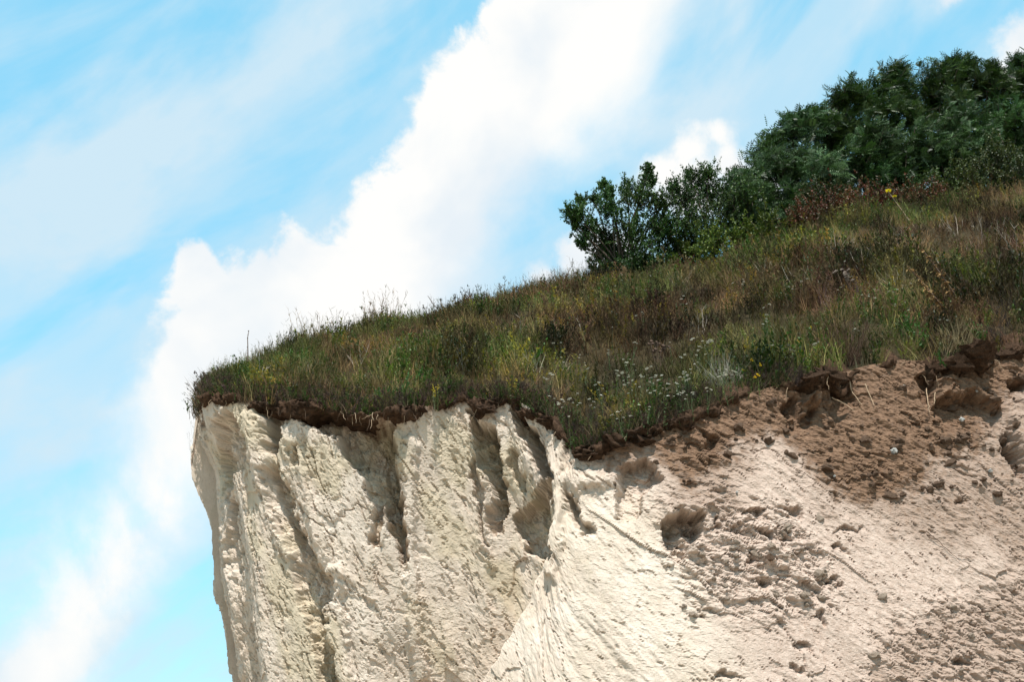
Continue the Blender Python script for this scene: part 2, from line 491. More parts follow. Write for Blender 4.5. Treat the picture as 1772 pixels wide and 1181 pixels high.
feat(Z1(780, 640, [(495, 910), (530, 905), (545, 960), (525, 1010), (500, 990)]), -0.47, 2, 0.5, 0.5)
for rib, w_, d_ in [([(432, 715), (445, 770), (460, 830), (480, 900), (505, 975)], 13, .22), ([(395, 760), (398, 850), (405, 985), (430, 1181)], 9, .18), ([(580, 985), (575, 1060), (590, 1181), (600, 1230)], 14, .25),
                    ([(705, 760), (708, 900), (715, 1010), (722, 1181)], 12, .24), ([(828, 760), (838, 880), (850, 990)], 8, .18), ([(962, 745), (970, 850), (962, 960), (955, 1010)], 12, .28), ([(895, 720), (915, 790), (930, 860)], 9, .2),
                    ([(500, 740), (520, 840), (560, 930), (600, 1010)], 12, .14)]:
    feat([(x - w_, y) for x, y in rib] + [(x + w_, y) for x, y in rib[::-1]], d_ * .5, 4)
# right-hand face
feat(Z1(780, 640, [(856, 500), (1000, 470), (1075, 560), (990, 640), (970, 730), (910, 800), (868, 770)]), -0.36, 2, .5)
feat(Z1(780, 640, [(590, 590), (660, 640), (850, 600), (850, 540), (600, 540)]), 0.16, 5)
feat(Z1(780, 640, [(598, 640), (660, 690), (745, 790), (745, 840), (690, 815), (606, 715)]), -0.36, 3)
feat(Z1(780, 640, [(1105, 750), (1200, 725), (1280, 740), (1296, 860), (1235, 930), (1170, 1010), (1130, 930), (1095, 850)]), -0.50, 1, .7)
feat(Z1(780, 640, [(1090, 680), (1200, 660), (1330, 690), (1290, 740), (1200, 722), (1105, 745)]), 0.14, 4)
feat(Z1(1172, 560, [(535, 400), (600, 385), (700, 460), (680, 560), (605, 560), (590, 480)]), -0.28, 2, .8)
feat(Z1(1172, 560, [(600, 400), (690, 390), (710, 450), (640, 470)]), 0.30, 2)
feat(Z1(1172, 560, [(780, 360), (820, 300), (880, 320), (910, 430), (835, 510), (788, 500)]), -0.25, 2, .8)
feat(Z1(1172, 560, [(1235, 300), (1310, 270), (1325, 400), (1270, 430)]), -0.28, 2)
feat(Z1(1172, 560, [(1320, 430), (1400, 400), (1500, 370), (1645, 440), (1615, 545), (1500, 550), (1380, 590), (1345, 510)]), -0.22, 2, .8)
feat(Z1(1172, 560, [(1335, 300), (1440, 290), (1540, 340), (1650, 430), (1500, 390), (1340, 420)]), 0.20, 2)
feat(Z1(1172, 560, [(1690, 300), (1772, 290), (1772, 370), (1720, 360)]), -0.45, 3)
feat(Z1(1172, 560, [(1665, 550), (1700, 620), (1760, 720), (1790, 800), (1740, 760), (1685, 660)]), -0.45, 3)
feat(Z1(1172, 560, [(1660, 430), (1800, 380), (1900, 700), (1780, 720), (1700, 600)]), 0.22, 5)
feat(Z1(1172, 560, [(130, 560), (190, 600), (200, 650), (150, 640)]), -0.25, 3)
# scattered bites on the rough part of the lower right
for (x, y, w, h, d) in [(375, 300, 110, 80, .34), (520, 270, 90, 70, .28), (430, 400, 90, 70, .28), (240, 370, 150, 30, .2), (500, 400, 80, 80, .25), (340, 530, 80, 70, .3), (180, 340, 60, 50, .2), (800, 460, 80, 70, .26), (820, 390, 180, 30, .15), (690, 650, 110, 40, .2), (420, 640, 80, 60, .25), (690, 830, 60, 60, .26), (570, 1000, 130, 40, .22), (110, 830, 100, 60, .22), (580, 1110, 90, 40, .2), (200, 1150, 170, 40, .2), (1380, 240, 80, 60, .18), (1480, 780, 120, 60, .16), (1400, 1060, 130, 60, .2)]:
    for q in range(3):
        cx_, cy_ = x + w * random.uniform(.15, .85), y + h * random.uniform(.2, .8)
        k = [(cx_ + .42 * w * math.cos(t) * random.uniform(.35, 1.3), cy_ + .42 * h * math.sin(t) * random.uniform(.3, 1.3)) for t in np.linspace(0, 6.28, 12)[:-1]]
        feat(Z1(1172, 781, k), -d * random.uniform(.3, .6), 1, 1.0)
SOILM = blur(poly_mask([(990, 560), (1000, 805), (1060, 812), (1130, 790), (1165, 835), (1200, 850), (1265, 820), (1285, 775), (1330, 770), (1372, 790), (1410, 862), (1460, 878), (1520, 876), (1580, 845),
                        (1640, 812), (1700, 790), (1740, 745), (1725, 705), (1772, 690), (1920, 680), (1920, 560)]), 26)
SOILM = np.maximum(SOILM, 0.85 * blur(poly_mask([(250, 660), (352, 680), (348, 715), (338, 775), (250, 800)]), 6))
SOILM = np.maximum(SOILM, 0.55 * blur(poly_mask([(1000, 790), (1130, 800), (1150, 880), (1290, 900), (1300, 770), (1420, 860), (1540, 930), (1700, 960), (1772, 1020), (1920, 1100), (1920, 600), (1000, 700)]), 25))
SOILM = np.maximum(SOILM, 0.45 * blur(poly_mask([(1510, 1080), (1600, 1050), (1772, 980), (1920, 950), (1920, 1300), (1480, 1300)]), 25))
DUSTM = blur(poly_mask([(1000, 820), (1110, 840), (1230, 1060), (1330, 1300), (1920, 1300), (1920, 600), (1000, 700)]), 40)
ROUGHM = blur(poly_mask([(1150, 860), (1300, 870), (1420, 930), (1440, 1050), (1330, 1080), (1200, 1060), (1150, 960)]), 22)
ROUGHM = 0.85 * np.maximum(ROUGHM, 0.5 * blur(poly_mask([(1500, 1070), (1650, 1020), (1900, 980), (1900, 1300), (1500, 1300)]), 25))
def rs(img, px, py):
    x = np.clip(px - RX0 - 0.5, 0, img.shape[1] - 1.01); y = np.clip(py - RY0 - 0.5, 0, img.shape[0] - 1.01)
    ix, iy = x.astype(int), y.astype(int); u, v = x - ix, y - iy
    return (img[iy, ix] * (1 - u) + img[iy, ix + 1] * u) * (1 - v) + (img[iy + 1, ix] * (1 - u) + img[iy + 1, ix + 1] * u) * v

NR1, NR2 = 430, 26
hfr = np.r_[np.linspace(0, 6.2, NR1), 6.2 + (np.linspace(0, 1, NR2 + 1)[1:]) ** 1.3 * 100]
Hh = np.repeat(hfr[:, None], NC, 1)
Ztop = PZ[None, :] + 0.02
low = np.linspace(0, 1, NR2 + 1)[1:, None]
Hh[NR1:] = 6.2 + low * (Ztop + 0.3 - 6.2)
Zc = Ztop - Hh
X0 = np.repeat(PX[None, :], len(hfr), 0); Y0 = np.repeat(PY[None, :], len(hfr), 0)
nX = np.repeat(NX[None, :], len(hfr), 0); nY = np.repeat(NY[None, :], len(hfr), 0)
Sg = np.repeat(PS[None, :], len(hfr), 0)
bk = np.repeat(BACK[None, :], len(hfr), 0)
# first guess of the pixel a face point falls on
ppx, ppy = project(X0, Y0, Zc)
wob = fbm(Sg * 0 + 1.5, Zc * 1.6, Zc * 0, 4, 21) * 16
R = smooth(ppx + wob, 945 - np.maximum(0, ppy - 985) * 0.46, 985 - np.maximum(0, ppy - 985) * 0.46) * (1 - bk)
cornerw = smooth(-ppx, -440, -345)
side = np.maximum(cornerw, bk)
lean = -(0.10 + 0.08 * side) * np.minimum(Hh, 7.0) - 0.30 * side * smooth(Hh, 0.25, 1.3) - 0.09 * side * np.clip(Hh - 2.5, 0, 4)
rlean = 0.27 * np.minimum(Hh, 7.0) + 0.10 * smooth(Hh, 0.4, 1.8)
D = lean * (1 - R) + rlean * R + 0.9 * np.maximum(Hh - 7.0, 0)
ppx, ppy = project(X0 + nX * D, Y0 + nY * D, Zc)
vis = (1 - bk) * (Hh < 6.6)
zero = 0 * Sg
sk = Sg + (0.24 + 0.22 * R) * Hh
# ragged outlines: the layout is looked up through a warp
wx = 9 * fbm(Sg * 1.6, Zc * 1.2, zero, 4, 151, 0.6) + 6 * fbm(Sg * 8, Zc * 6, zero, 4, 152, 0.65)
wy = 11 * fbm(Sg * 1.9, Zc * 1.4, zero, 4, 153, 0.6) + 6 * fbm(Sg * 8, Zc * 6, zero, 4, 154, 0.65)
rel = rs(RELIEF, ppx + wx, ppy + wy) * vis
D = D + rel
soil = rs(SOILM, ppx + 2.2 * wx, ppy + 2.2 * wy) * vis
dust = rs(DUSTM, ppx + wx, ppy + wy) * vis
rough = rs(ROUGHM, ppx + 2 * wx, ppy + 2 * wy) * vis
recess = smooth(-rel, 0.12, 0.4)
def facets(fs, fz, seed, bias):
    """angular broken facets: every cell is a tilted plane, proud towards its foot"""
    x = (sk + 0.10 * fbm(sk * fs * .8, Zc * fz * .8, zero, 2, seed + 7) * 2.0 / fs) * fs
    y = Zc * fz + 0.35 * fbm(sk * fs * .9, Zc * fz * .9, zero + 5, 2, seed + 8)
    ix, iy = np.floor(x).astype(np.int32), np.floor(y).astype(np.int32)
    best = np.full(x.shape, 9.0, np.float32); val = np.zeros(x.shape, np.float32)
    z0 = np.zeros_like(ix)
    for i in (-1, 0, 1):
        for j in (-1, 0, 1):
            a_, b_ = ix + i, iy + j
            cx = a_ + 0.5 + 0.45 * _hash(a_, b_, z0, seed); cy = b_ + 0.5 + 0.45 * _hash(a_, b_, z0 + 1, seed)
            dx, dy = (x - cx), (y - cy); d2 = dx * dx + dy * dy
            v = 0.45 * _hash(a_, b_, z0 + 2, seed) + dx * 0.7 * _hash(a_, b_, z0 + 3, seed) - dy * (bias + 0.5 * _hash(a_, b_, z0 + 4, seed))
            w = d2 < best
            best = np.where(w, d2, best); val = np.where(w, v, val)
    return val
lump = fbm(sk * 0.55, Zc * 0.22, zero, 3, 40)
D = D + 0.07 * lump * (1 - 0.4 * R) * smooth(Hh, 0, 0.5)
rdg = 1 - 2.2 * np.abs(fbm(sk * 1.5, Zc * 0.34, zero, 4, 50))
D = D + (0.05 * (1 - R) + 0.022 * R) * rdg
m1 = smooth(fbm(sk * 1.1, Zc * 0.6, zero, 3, 61), -0.35, 0.45)
m2 = smooth(fbm(sk * 2.0, Zc * 1.2, zero, 3, 62), -0.2, 0.5)
m3 = smooth(fbm(sk * 3.0, Zc * 2.0, zero, 3, 63), -0.15, 0.5)
D = D + 0.06 * facets(1.7, 0.8, 300, 0.3) * (0.15 + 0.85 * m1) * (1 - 0.6 * soil)
D = D + (1 - .5 * R) * 0.022 * facets(4.6, 2.4, 320, 0.6) * (0.05 + 0.95 * m2 * m1)
D = D + (1 - .85 * R * (1 - rough)) * 0.0125 * facets(11.0, 7.0, 340, 0.9) * (0.06 + 0.94 * m3)
D = D + (0.007 + 0.010 * rough) * facets(26.0, 15.0, 360, 0.6)
D = D + 0.075 * rough * facets(5.5, 4.2, 380, 0.65) + 0.06 * soil * (0.12 + 0.88 * smooth(fbm(sk * 1.2, Zc * 1.2, zero, 3, 66), -0.2, 0.5)) * facets(7.0, 6.0, 390, 0.6)
skp = Sg + 0.5 * Hh
pit = fbm(skp * 9.0, Zc * 3.4, zero, 3, 95)
D = D - (0.035 - 0.027 * R) * smooth(pit, 0.66, 0.72) * (1 - 0.5 * soil)
sk3 = Sg + 0.55 * Hh
D = D + 0.04 * R * (1 - soil) * fbm(sk3 * 6.0, Zc * 1.3, zero, 4, 171, 0.6) * smooth(fbm(sk3 * 1.1, Zc * .7, zero, 3, 172), -.3, .5)
crk = np.abs(fbm(skp * 1.3, Zc * 0.55, zero + 2, 4, 181, 0.55))
D = D - 0.05 * smooth(-crk, -0.035, 0.0) * smooth(fbm(skp * .8, Zc * .6, zero, 2, 182), -.1, .3) * (1 - soil)
D = D + 0.09 * recess * facets(5.0, 3.2, 395, 0.4)
pit2 = fbm(skp * 17, Zc * 8, zero, 2, 97) - 0.25 * R * (1 - rough)
D = D - 0.03 * smooth(pit2, 0.66, 0.8)
cr = fbm(sk * 9, Zc * 9, zero, 4, 101, 0.6)
D = D + (0.008 + 0.05 * rough + 0.03 * soil + 0.03 * recess) * cr
cr2 = fbm(sk * 4.0, Zc * 4.4, zero, 4, 107, 0.6)
D = D + (0.09 * rough + 0.06 * soil * m2 + 0.09 * recess) * np.abs(cr2)
fadeout = smooth(-Hh, -0.10, 0.0)
D = D * (1 - fadeout) + fadeout * np.minimum(D, 0.02)
CX, CY = X0 + nX * D, Y0 + nY * D
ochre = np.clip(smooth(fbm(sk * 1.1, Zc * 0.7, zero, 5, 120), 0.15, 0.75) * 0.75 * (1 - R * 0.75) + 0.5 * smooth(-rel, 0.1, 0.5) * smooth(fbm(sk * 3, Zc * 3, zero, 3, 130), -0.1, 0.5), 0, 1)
topstain = smooth(-Hh, -0.28, -0.02) * smooth(fbm(sk * 3.1, Zc * 1.0, zero, 3, 140) + 0.25, 0.0, 0.6) * (1 - bk)
soil = np.maximum(soil, 0.8 * topstain)
V = np.stack([CX, CY, Zc], -1).reshape(-1, 3)
cols = np.stack([soil, ochre, dust], -1).reshape(-1, 3)
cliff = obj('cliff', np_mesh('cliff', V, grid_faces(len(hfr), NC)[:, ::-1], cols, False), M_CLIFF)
tag(cliff, 'tall pale cream earth cliff with fluted face and crumbling edge', 'cliff', kind='structure')
CPX, CPY = project(CX, CY, Zc)
CDEP = CY
FLIP = False
def on_cliff(px, py):
    d = (CPX - px) ** 2 + (CPY - py) ** 2
    d = np.where(d < 9, d * 0.001 + CDEP, d + 1e4)
    i = int(np.argmin(d)); r, c = divmod(i, NC)
    return Vector((CX[r, c], CY[r, c], Zc[r, c]))

# ------------------------------------------------------------------ ground and hillside
g = np.linspace(-1, 1, 61)
gx2, gy2 = np.meshgrid(np.sign(g) * np.abs(g) ** 2.2 * 900, np.sign(g) * np.abs(g) ** 2.2 * 900)
gz2 = 0.12 * fbm(gx2 * 0.1, gy2 * 0.1, gx2 * 0, 3, 8) - 0.1
ground = obj('ground', np_mesh('ground', np.stack([gx2, gy2, gz2], -1).reshape(-1, 3), grid_faces(61, 61), None, True), M_GROUND)
tag(ground, 'sandy level ground at the foot of the cliff', 'ground', kind='structure')

hc = np.unique(np.r_[np.arange(0, NC, 5), NC - 1])
NT = 150
t = np.linspace(0, 1, NT) ** 1.9
qx = np.interp(PS[hc], [PS[0], PS[int(NC * .5)], PS[-1]], [45, 18, 20]); qy = np.interp(PS[hc], [PS[0], PS[int(NC * .5)], PS[-1]], [75, 85, 80])
bx, by = PX[hc] - 0.02 * NX[hc], PY[hc] - 0.02 * NY[hc]
hx = bx[None, :] + (qx - bx)[None, :] * t[:, None]; hy = by[None, :] + (qy - by)[None, :] * t[:, None]
hz = H(hx, hy) + 0.03 * fbm(hx * 3, hy * 3, hx * 0, 3, 5)
hill = obj('hillside', np_mesh('hillside', np.stack([hx, hy, hz], -1).reshape(-1, 3), grid_faces(NT, len(hc)), None, True), M_THATCH)
tag(hill, 'steep grassy hillside rising above the cliff edge', 'hillside', kind='structure')

# ------------------------------------------------------------------ topsoil band with its overhang
TH = [(300, .45), (318, .45), (345, .42), (360, .34), (440, .26), (470, .30), (560, .24), (640, .30), (700, .26), (780, .30), (820, .40), (850, .34), (890, .26), (930, .28), (970, .30), (995, .32), (1030, .50), (1100, .52), (1150, .40), (1200, .30), (1300, .24),
      (1350, .26), (1390, .45), (1440, .38), (1480, .30), (1560, .26), (1600, .40), (1660, .50), (1700, .36), (1772, .34), (2000, .35)]
OV = [(300, .02), (325, .04), (340, .12), (440, .16), (520, .30), (600, .34), (700, .30), (790, .20), (830, .36), (900, .36), (960, .30), (985, .26), (1040, .34), (1110, .34), (1150, .16), (1200, .08), (1340, .10), (1390, .50), (1430, .34),
      (1500, .18), (1580, .16), (1640, .55), (1690, .42), (1720, .12), (2000, .14)]
sc = np.arange(0, NC, 1)
sc = sc[(COLPX[sc] < 1850) & (cs_[sc] < front_end - 1.3 / ds)]
NP = 46
thv = 0.64 * np.interp(COLPX[sc], [a[0] for a in TH], [a[1] for a in TH]) * (1 + 0.9 * fbm(PS[sc] * 2.8, PS[sc] * 0, PS[sc] * 0, 3, 31))
ovv = np.where(COLPX[sc] < 985, 0.42, 0.8) * np.interp(COLPX[sc], [a[0] for a in OV], [a[1] for a in OV]) * (1 + 0.5 * fbm(PS[sc] * 1.9, PS[sc] * 0 + 4, PS[sc] * 0, 3, 32))
brk = 0.45 + 0.55 * smooth(fbm(PS[sc] * 1.3, PS[sc] * 0 + 2, PS[sc] * 0, 3, 37), -.35, .25)
thv = np.maximum(thv * brk, .05); ovv = ovv * (0.4 + 0.6 * brk) * (1 - smooth(cs_[sc], front_end - 2.6 / ds, front_end - 0.6 / ds))
u = np.linspace(0, 1, NP)[:, None]
ang = np.pi / 2 - np.clip((u - 0.12) / 0.73, 0, 1) * np.pi
out_n = np.where(u < 0.12, -(0.12 - u) / 0.12 * 0.55, np.where(u > 0.85, -(u - 0.85) / 0.15 * 0.9, 0)) + ovv[None, :] * np.cos(ang)
base_z = PZ[sc][None, :] + 0.03
zz = base_z - thv[None, :] * 0.5 + thv[None, :] * 0.5 * np.sin(ang) + np.where(u < 0.12, (0.12 - u) / 0.12 * 0.40 - 0.0, 0)
tX = PX[sc][None, :] + NX[sc][None, :] * out_n; tY = PY[sc][None, :] + NY[sc][None, :] * out_n; tZ = zz + 0 * tX
amp = np.where((u > 0.03) & (u < 0.95), 1.0, 0.2) * (0.4 + 0.9 * thv[None, :])
nn1 = fbm(tX * 3.5, tY * 3.5, tZ * 3.5, 5, 33, 0.62)
nn2 = fbm(tX * 11, tY * 11, tZ * 11, 3, 36, 0.6)
tipf = (1 - smooth(cs_[sc], front_end - 2.6 / ds, front_end - 0.6 / ds))[None, :]
dn = (0.12 + 0.88 * tipf) * (amp * (0.20 * nn1 + 0.09 * nn2 + 0.08 * np.abs(nn1)) + 0.10 * fbm(tX * 1.6, tY * 1.6, tZ * 1.6, 2, 34))
tX = tX + NX[sc][None, :] * dn * (0.3 + np.cos(ang)); tY = tY + NY[sc][None, :] * dn * (0.3 + np.cos(ang)); tZ = tZ + dn * np.sin(ang) * 0.6 + amp * 0.04 * fbm(tX * 8, tY * 8 + 9, tZ * 8, 3, 39)
topsoil = obj('topsoil', np_mesh('topsoil', np.stack([tX, tY, tZ], -1).reshape(-1, 3), grid_faces(NP, len(sc)), None, True), M_TOPSOIL)
tag(topsoil, 'dark brown band of topsoil overhanging the cliff edge', 'topsoil', kind='structure')

def rock_mesh(name, seed, sub=3, amp=0.35, freq=1.6):
    import bmesh
    bm = bmesh.new(); bmesh.ops.create_icosphere(bm, subdivisions=sub, radius=1.0)
    P = np.array([v.co for v in bm.verts])
    d = 1 + amp * fbm(P[:, 0] * freq, P[:, 1] * freq, P[:, 2] * freq + seed * 3.1, 4, seed, 0.6)
    P = P * d[:, None] * np.array([1.15, 0.9, 0.8])
    # break a few flat facets
    r = np.random.default_rng(seed)
    for _ in range(5):
        nrm = r.normal(size=3); nrm /= np.linalg.norm(nrm)
        k = P @ nrm; P = P - np.outer(np.maximum(k - 0.72, 0), nrm)
    for v, p in zip(bm.verts, P): v.co = p
    me = bpy.data.meshes.new(name); bm.to_mesh(me); bm.free()
    return me
clod_meshes = []
for i in range(5):
    me = rock_mesh('clod', 200 + i, 3, 0.8, 3.4); me.materials.append(M_TOPSOIL); clod_meshes.append(me)
pale_clods = []
for i in range(4):
    me = rock_mesh('clod', 230 + i, 2, 0.7, 3.0); me.materials.append(M_SLOPESOIL); pale_clods.append(me)
stone_meshes = []
for i in range(4):
    me = rock_mesh('stone', 260 + i, 2, 0.45, 1.7); me.materials.append(M_CHALK); stone_meshes.append(me)
def piece(name, me, parent, loc, s, squash=0.75):
    o = bpy.data.objects.new(name, me); link(o, parent); o.location = loc
    o.scale = (s * random.uniform(.8, 1.3), s * random.uniform(.8, 1.1), s * squash * random.uniform(.8, 1.2))
    o.rotation_euler = (random.uniform(-.5, .5), random.uniform(-.5, .5), random.uniform(0, 6.28))
    return o
def on_lip(px, frac):
    c = int(np.argmin(np.abs(COLPX[sc] - px) + 1e3 * (cs_[sc] > front_end)))
    r = int(NP * frac)
    return Vector((tX[r, c], tY[r, c], tZ[r, c])), c
for i in range(120):
    px = random.uniform(322, 1190)
    p, c = on_lip(px, random.uniform(0.25, 0.75))
    piece('clod', random.choice(clod_meshes), topsoil, p, thv[c] * random.uniform(0.15, 0.45))
for px, fr, s in [(1020, .55, .20), (1065, .5, .22), (1110, .5, .2), (955, .6, .17), (840, .6, .18), (1385, .5, .22), (1420, .45, .17), (1640, .5, .22), (1670, .45, .26), (1615, .4, .15), (1740, .5, .2)]:
    p, c = on_lip(px, fr); piece('clod', random.choice(clod_meshes), topsoil, p, s)
root_me = []
for i in range(5):
    pth = [Vector((0, 0, 0))]
    for j in range(5): pth.append(pth[-1] + Vector((random.gauss(0, .02), random.gauss(-.01, .012), -.05 * random.uniform(.6, 1.3))))
    root_me.append(pth)
n_c = 0
while n_c < 130:
    px, py = random.uniform(1130, 1772), random.uniform(640, 870)
    if rs(SOILM, np.array([px]), np.array([py]))[0] < 0.55: continue
    c = int(np.argmin(np.abs(COLPX - px)))
    if py < project(PX[c], PY[c], PZ[c])[1] + 12: continue
    piece('clod', random.choice(pale_clods), cliff, on_cliff(px, py), random.choice([.025, .03, .04, .05, .08]) * random.uniform(.8, 1.3)); n_c += 1
for i in range(54):
    px, py = (random.uniform(1180, 1430), random.uniform(890, 1070)) if i < 45 else (random.uniform(1500, 1772), random.uniform(1000, 1181))
    piece('stone', random.choice(stone_meshes), cliff, on_cliff(px, py), random.choice([.03, .04, .05, .07]) * random.uniform(.8, 1.3))

# ------------------------------------------------------------------ plant templates
class Tpl:
    def __init__(s): s.V, s.T, s.C = [], [], []
    def add(s, pts, w, col, side=None):
        """tapered ribbon through pts; w = list of half widths"""
        pts = [np.array(p, float) for p in pts]
        d = pts[-1] - pts[0]
        if side is None:
            a = random.uniform(0, math.pi); side = np.array([math.cos(a), math.sin(a), 0.0])
        b = sum(len(v) for v in s.V); n = len(pts)
        vv = []
        for p, k in zip(pts[:-1], w): vv += [p - side * k, p + side * k]
        vv.append(pts[-1])
        s.V.append(np.array(vv)); s.C.append(np.repeat(np.array([col]), 2 * n - 1, 0) * random.uniform(.7, 1.3))
        for i in range(n - 2):
            k = b + 2 * i; s.T += [(k, k + 1, k + 3), (k, k + 3, k + 2)]
        k = b + 2 * (n - 2); s.T.append((k, k + 1, k + 2))
    def leaf(s, p, d, up, ln, wd, col):
        p = np.array(p, float); d = np.array(d, float); d /= np.linalg.norm(d) + 1e-9
        sd = np.cross(d, up); sd /= np.linalg.norm(sd) + 1e-9
        b = sum(len(v) for v in s.V)
        s.V.append(np.array([p, p + d * ln * .45 + sd * wd, p + d * ln, p + d * ln * .45 - sd * wd]))
        s.C.append(np.repeat(np.array([col]), 4, 0) * random.uniform(.7, 1.3))
        s.T += [(b, b + 1, b + 2), (b, b + 2, b + 3)]
    def blade(s, p, d, ln, wd, col):
        p = np.array(p, float); sd = rdir(3); b = sum(len(v) for v in s.V)
        s.V.append(np.array([p - sd * wd, p + sd * wd, p + d * ln])); s.C.append(np.repeat(np.array([col]), 3, 0) * random.uniform(.6, 1.4))
        s.T.append((b, b + 1, b + 2))
    def out(s): return np.concatenate(s.V), np.array(s.T), np.concatenate(s.C)

def rdir(tilt):
    a = random.uniform(0, 2 * math.pi); t = tilt * math.sqrt(random.random())
    return np.array([math.cos(a) * math.sin(t), math.sin(a) * math.sin(t), math.cos(t)])
def bend(p, d, ln, n, droop, wig=0.08):
    pts = [np.array(p, float)]; d = np.array(d, float)
    for i in range(n):
        d = d + np.array([random.gauss(0, wig), random.gauss(0, wig), -droop / n]); d /= np.linalg.norm(d)
        pts.append(pts[-1] + d * ln / n)
    return pts
def t_drygrass(n=13, h=0.45, col=(.17, .125, .065), w=.005, droop=.6):
    t = Tpl()
    for i in range(n):
        ln = h * random.uniform(.6, 1.15)
        pts = bend((random.gauss(0, .05), random.gauss(0, .05), -.03), rdir(.55), ln, 3, droop * random.uniform(.3, 1.4))
        t.add(pts, [w, w * .9, w * .6, 0], col)
    return t.out()
def t_weed(h=0.5, col=(.10, .072, .04), ncol=(.08, .06, .03), stems=2, br=9, tilt=.3, tuft=3, bw=.0035):
    t = Tpl()
    for i in range(stems):
        pts = bend((random.gauss(0, .04), random.gauss(0, .04), -.03), rdir(tilt), h * random.uniform(.7, 1.1), 3, .1, .08)
        t.add(pts, [.0065, .0055, .0045, 0], col)
        for k in range(br):
            f = random.uniform(.25, 1.0); j = min(2, int(f * 3)); p = pts[j] + (pts[j + 1] - pts[j]) * (f * 3 - j)
            q = bend(p, rdir(.9) + np.array([0, 0, .3]), h * random.uniform(.12, .26) * (1.25 - f * .6), 1, .1)
            t.add(q, [.0055, 0], col)
            for _ in range(tuft):
                e = q[0] + (q[1] - q[0]) * random.uniform(.3, 1)
                t.blade(e, rdir(1.3), random.uniform(.03, .055), bw * 2.6, ncol)
    return t.out()
def t_herb(h=0.4, col=(.045, .085, .02), stems=3, lv=13, ll=.06, lw=.011, tilt=.35):
    t = Tpl()
    for i in range(stems):
        hh = h * random.uniform(.7, 1.15)
        pts = bend((random.gauss(0, .05), random.gauss(0, .05), -.03), rdir(tilt), hh, 5, .15, .06)
        t.add(pts, [.005, .0045, .004, .0035, .003, .001], tuple(c * .8 for c in col))
        for k in range(lv):
            f = random.uniform(.1, 1.0); j = min(4, int(f * 5)); p = pts[j] + (pts[j + 1] - pts[j]) * (f * 5 - j)
            t.leaf(p, rdir(1.25) + np.array([0, 0, .1]), np.array([0, 0, 1.0]) + rdir(3) * .4, ll * random.uniform(.6, 1.3) * (1.2 - .6 * f), lw * random.uniform(.7, 1.3), col)
    return t.out()
def t_plume(h=0.55, col=(.06, .08, .02), pcol=(.24, .19, .025)):
    t = Tpl()
    for i in range(4):
        pts = bend((random.gauss(0, .05), random.gauss(0, .05), -.03), rdir(.25), h * random.uniform(.75, 1.1), 5, .1, .05)
        t.add(pts, [.005, .005, .004, .004, .003, .002], col)
        for k in range(26):
            f = random.uniform(.15, 1.0); j = min(4, int(f * 5)); p = pts[j] + (pts[j + 1] - pts[j]) * (f * 5 - j)
            if f > .62: t.leaf(p + rdir(3) * .02, rdir(1.2), rdir(3), random.uniform(.025, .05), .010, pcol)
            else: t.leaf(p, rdir(1.2), rdir(3), .055, .006, col)
    return t.out()
def t_wisp(h=0.8, col=(.15, .11, .06)):
    t = Tpl()
    for i in range(3):
        pts = bend((random.gauss(0, .04), random.gauss(0, .04), -.03), rdir(.3), h * random.uniform(.6, 1.1), 6, .25, .05)
        t.add(pts, [.0045, .004, .0035, .003, .0028, .002, .001], col)
        for k in range(7):
            f = random.uniform(.65, 1.0); j = min(5, int(f * 6)); p = pts[j] + (pts[j + 1] - pts[j]) * (f * 6 - j)
            q = bend(p, rdir(.8), .10 * random.uniform(.5, 1.2), 2, .2)
            t.add(q, [.003, .003, .001], col)
    return t.out()

def scatter(tpls, P, scale, tint, lean=None):
    """copies of the templates at points P (n,3); returns one vertex / triangle / colour set"""
    n = len(P); k = RNG.integers(0, len(tpls), n)
    Vs, Ts, Cs, base = [], [], [], 0
    for i, (V, T, C) in enumerate(tpls):
        idx = np.nonzero(k == i)[0]
        if not len(idx): continue
        a = RNG.uniform(0, 2 * np.pi, len(idx)); c, s = np.cos(a), np.sin(a)
        sc_ = scale[idx]
        x = (V[None, :, 0] * c[:, None] - V[None, :, 1] * s[:, None]) * sc_[:, None]
        y = (V[None, :, 0] * s[:, None] + V[None, :, 1] * c[:, None]) * sc_[:, None]
        z = V[None, :, 2] * sc_[:, None] * np.ones_like(x)
        if lean is not None:
            x = x + lean[idx, 0][:, None] * z; y = y + lean[idx, 1][:, None] * z
        W = np.stack([x + P[idx, 0][:, None], y + P[idx, 1][:, None], z + P[idx, 2][:, None]], -1)
        Vs.append(W.reshape(-1, 3)); Cs.append((C[None] * tint[idx][:, None, :]).reshape(-1, 3))
        Ts.append((T[None] + (base + np.arange(len(idx))[:, None, None] * len(V))).reshape(-1, 3))
        base += len(idx) * len(V)
    return np.concatenate(Vs), np.concatenate(Ts), np.concatenate(Cs)

def sample_hill(n, amin=-0.281, amax=0.56, front=0.0, back=2.5, bias=1.0):
    a = RNG.uniform(amin, amax, n)
    Ye = np.interp(a, ea, eY); Yr = np.interp(a, ca, cY)
    f = RNG.random(n) ** bias
    y = Ye + front + f * (Yr + back - Ye - front)
    x = a * y
    keep = RNG.random(n) < (y / 36.0) ** 0.6          # even out the widening fan
    x, y = x[keep], y[keep]
    return np.stack([x, y, H(x, y) - 0.02], -1)
def ray_hill(px, py, up=0.0):
    a, t = pdir(px, py); a, t = float(a), float(t)
    ys = np.linspace(float(np.interp(a, ea, eY)) - 0.2, 40, 900)
    hh = H(a * ys, ys) + up - (CAMZ + t * ys)
    i = np.nonzero(hh > 0)[0]
    i = i[0] if len(i) else int(np.argmax(hh))
    y = ys[i]
    return Vector((a * y, y, float(H(a * y, y))))

def tints(n, lo=.75, hi=1.25, hue=.12):
    return RNG.uniform(lo, hi, (n, 1)) * (1 + RNG.uniform(-hue, hue, (n, 3)))

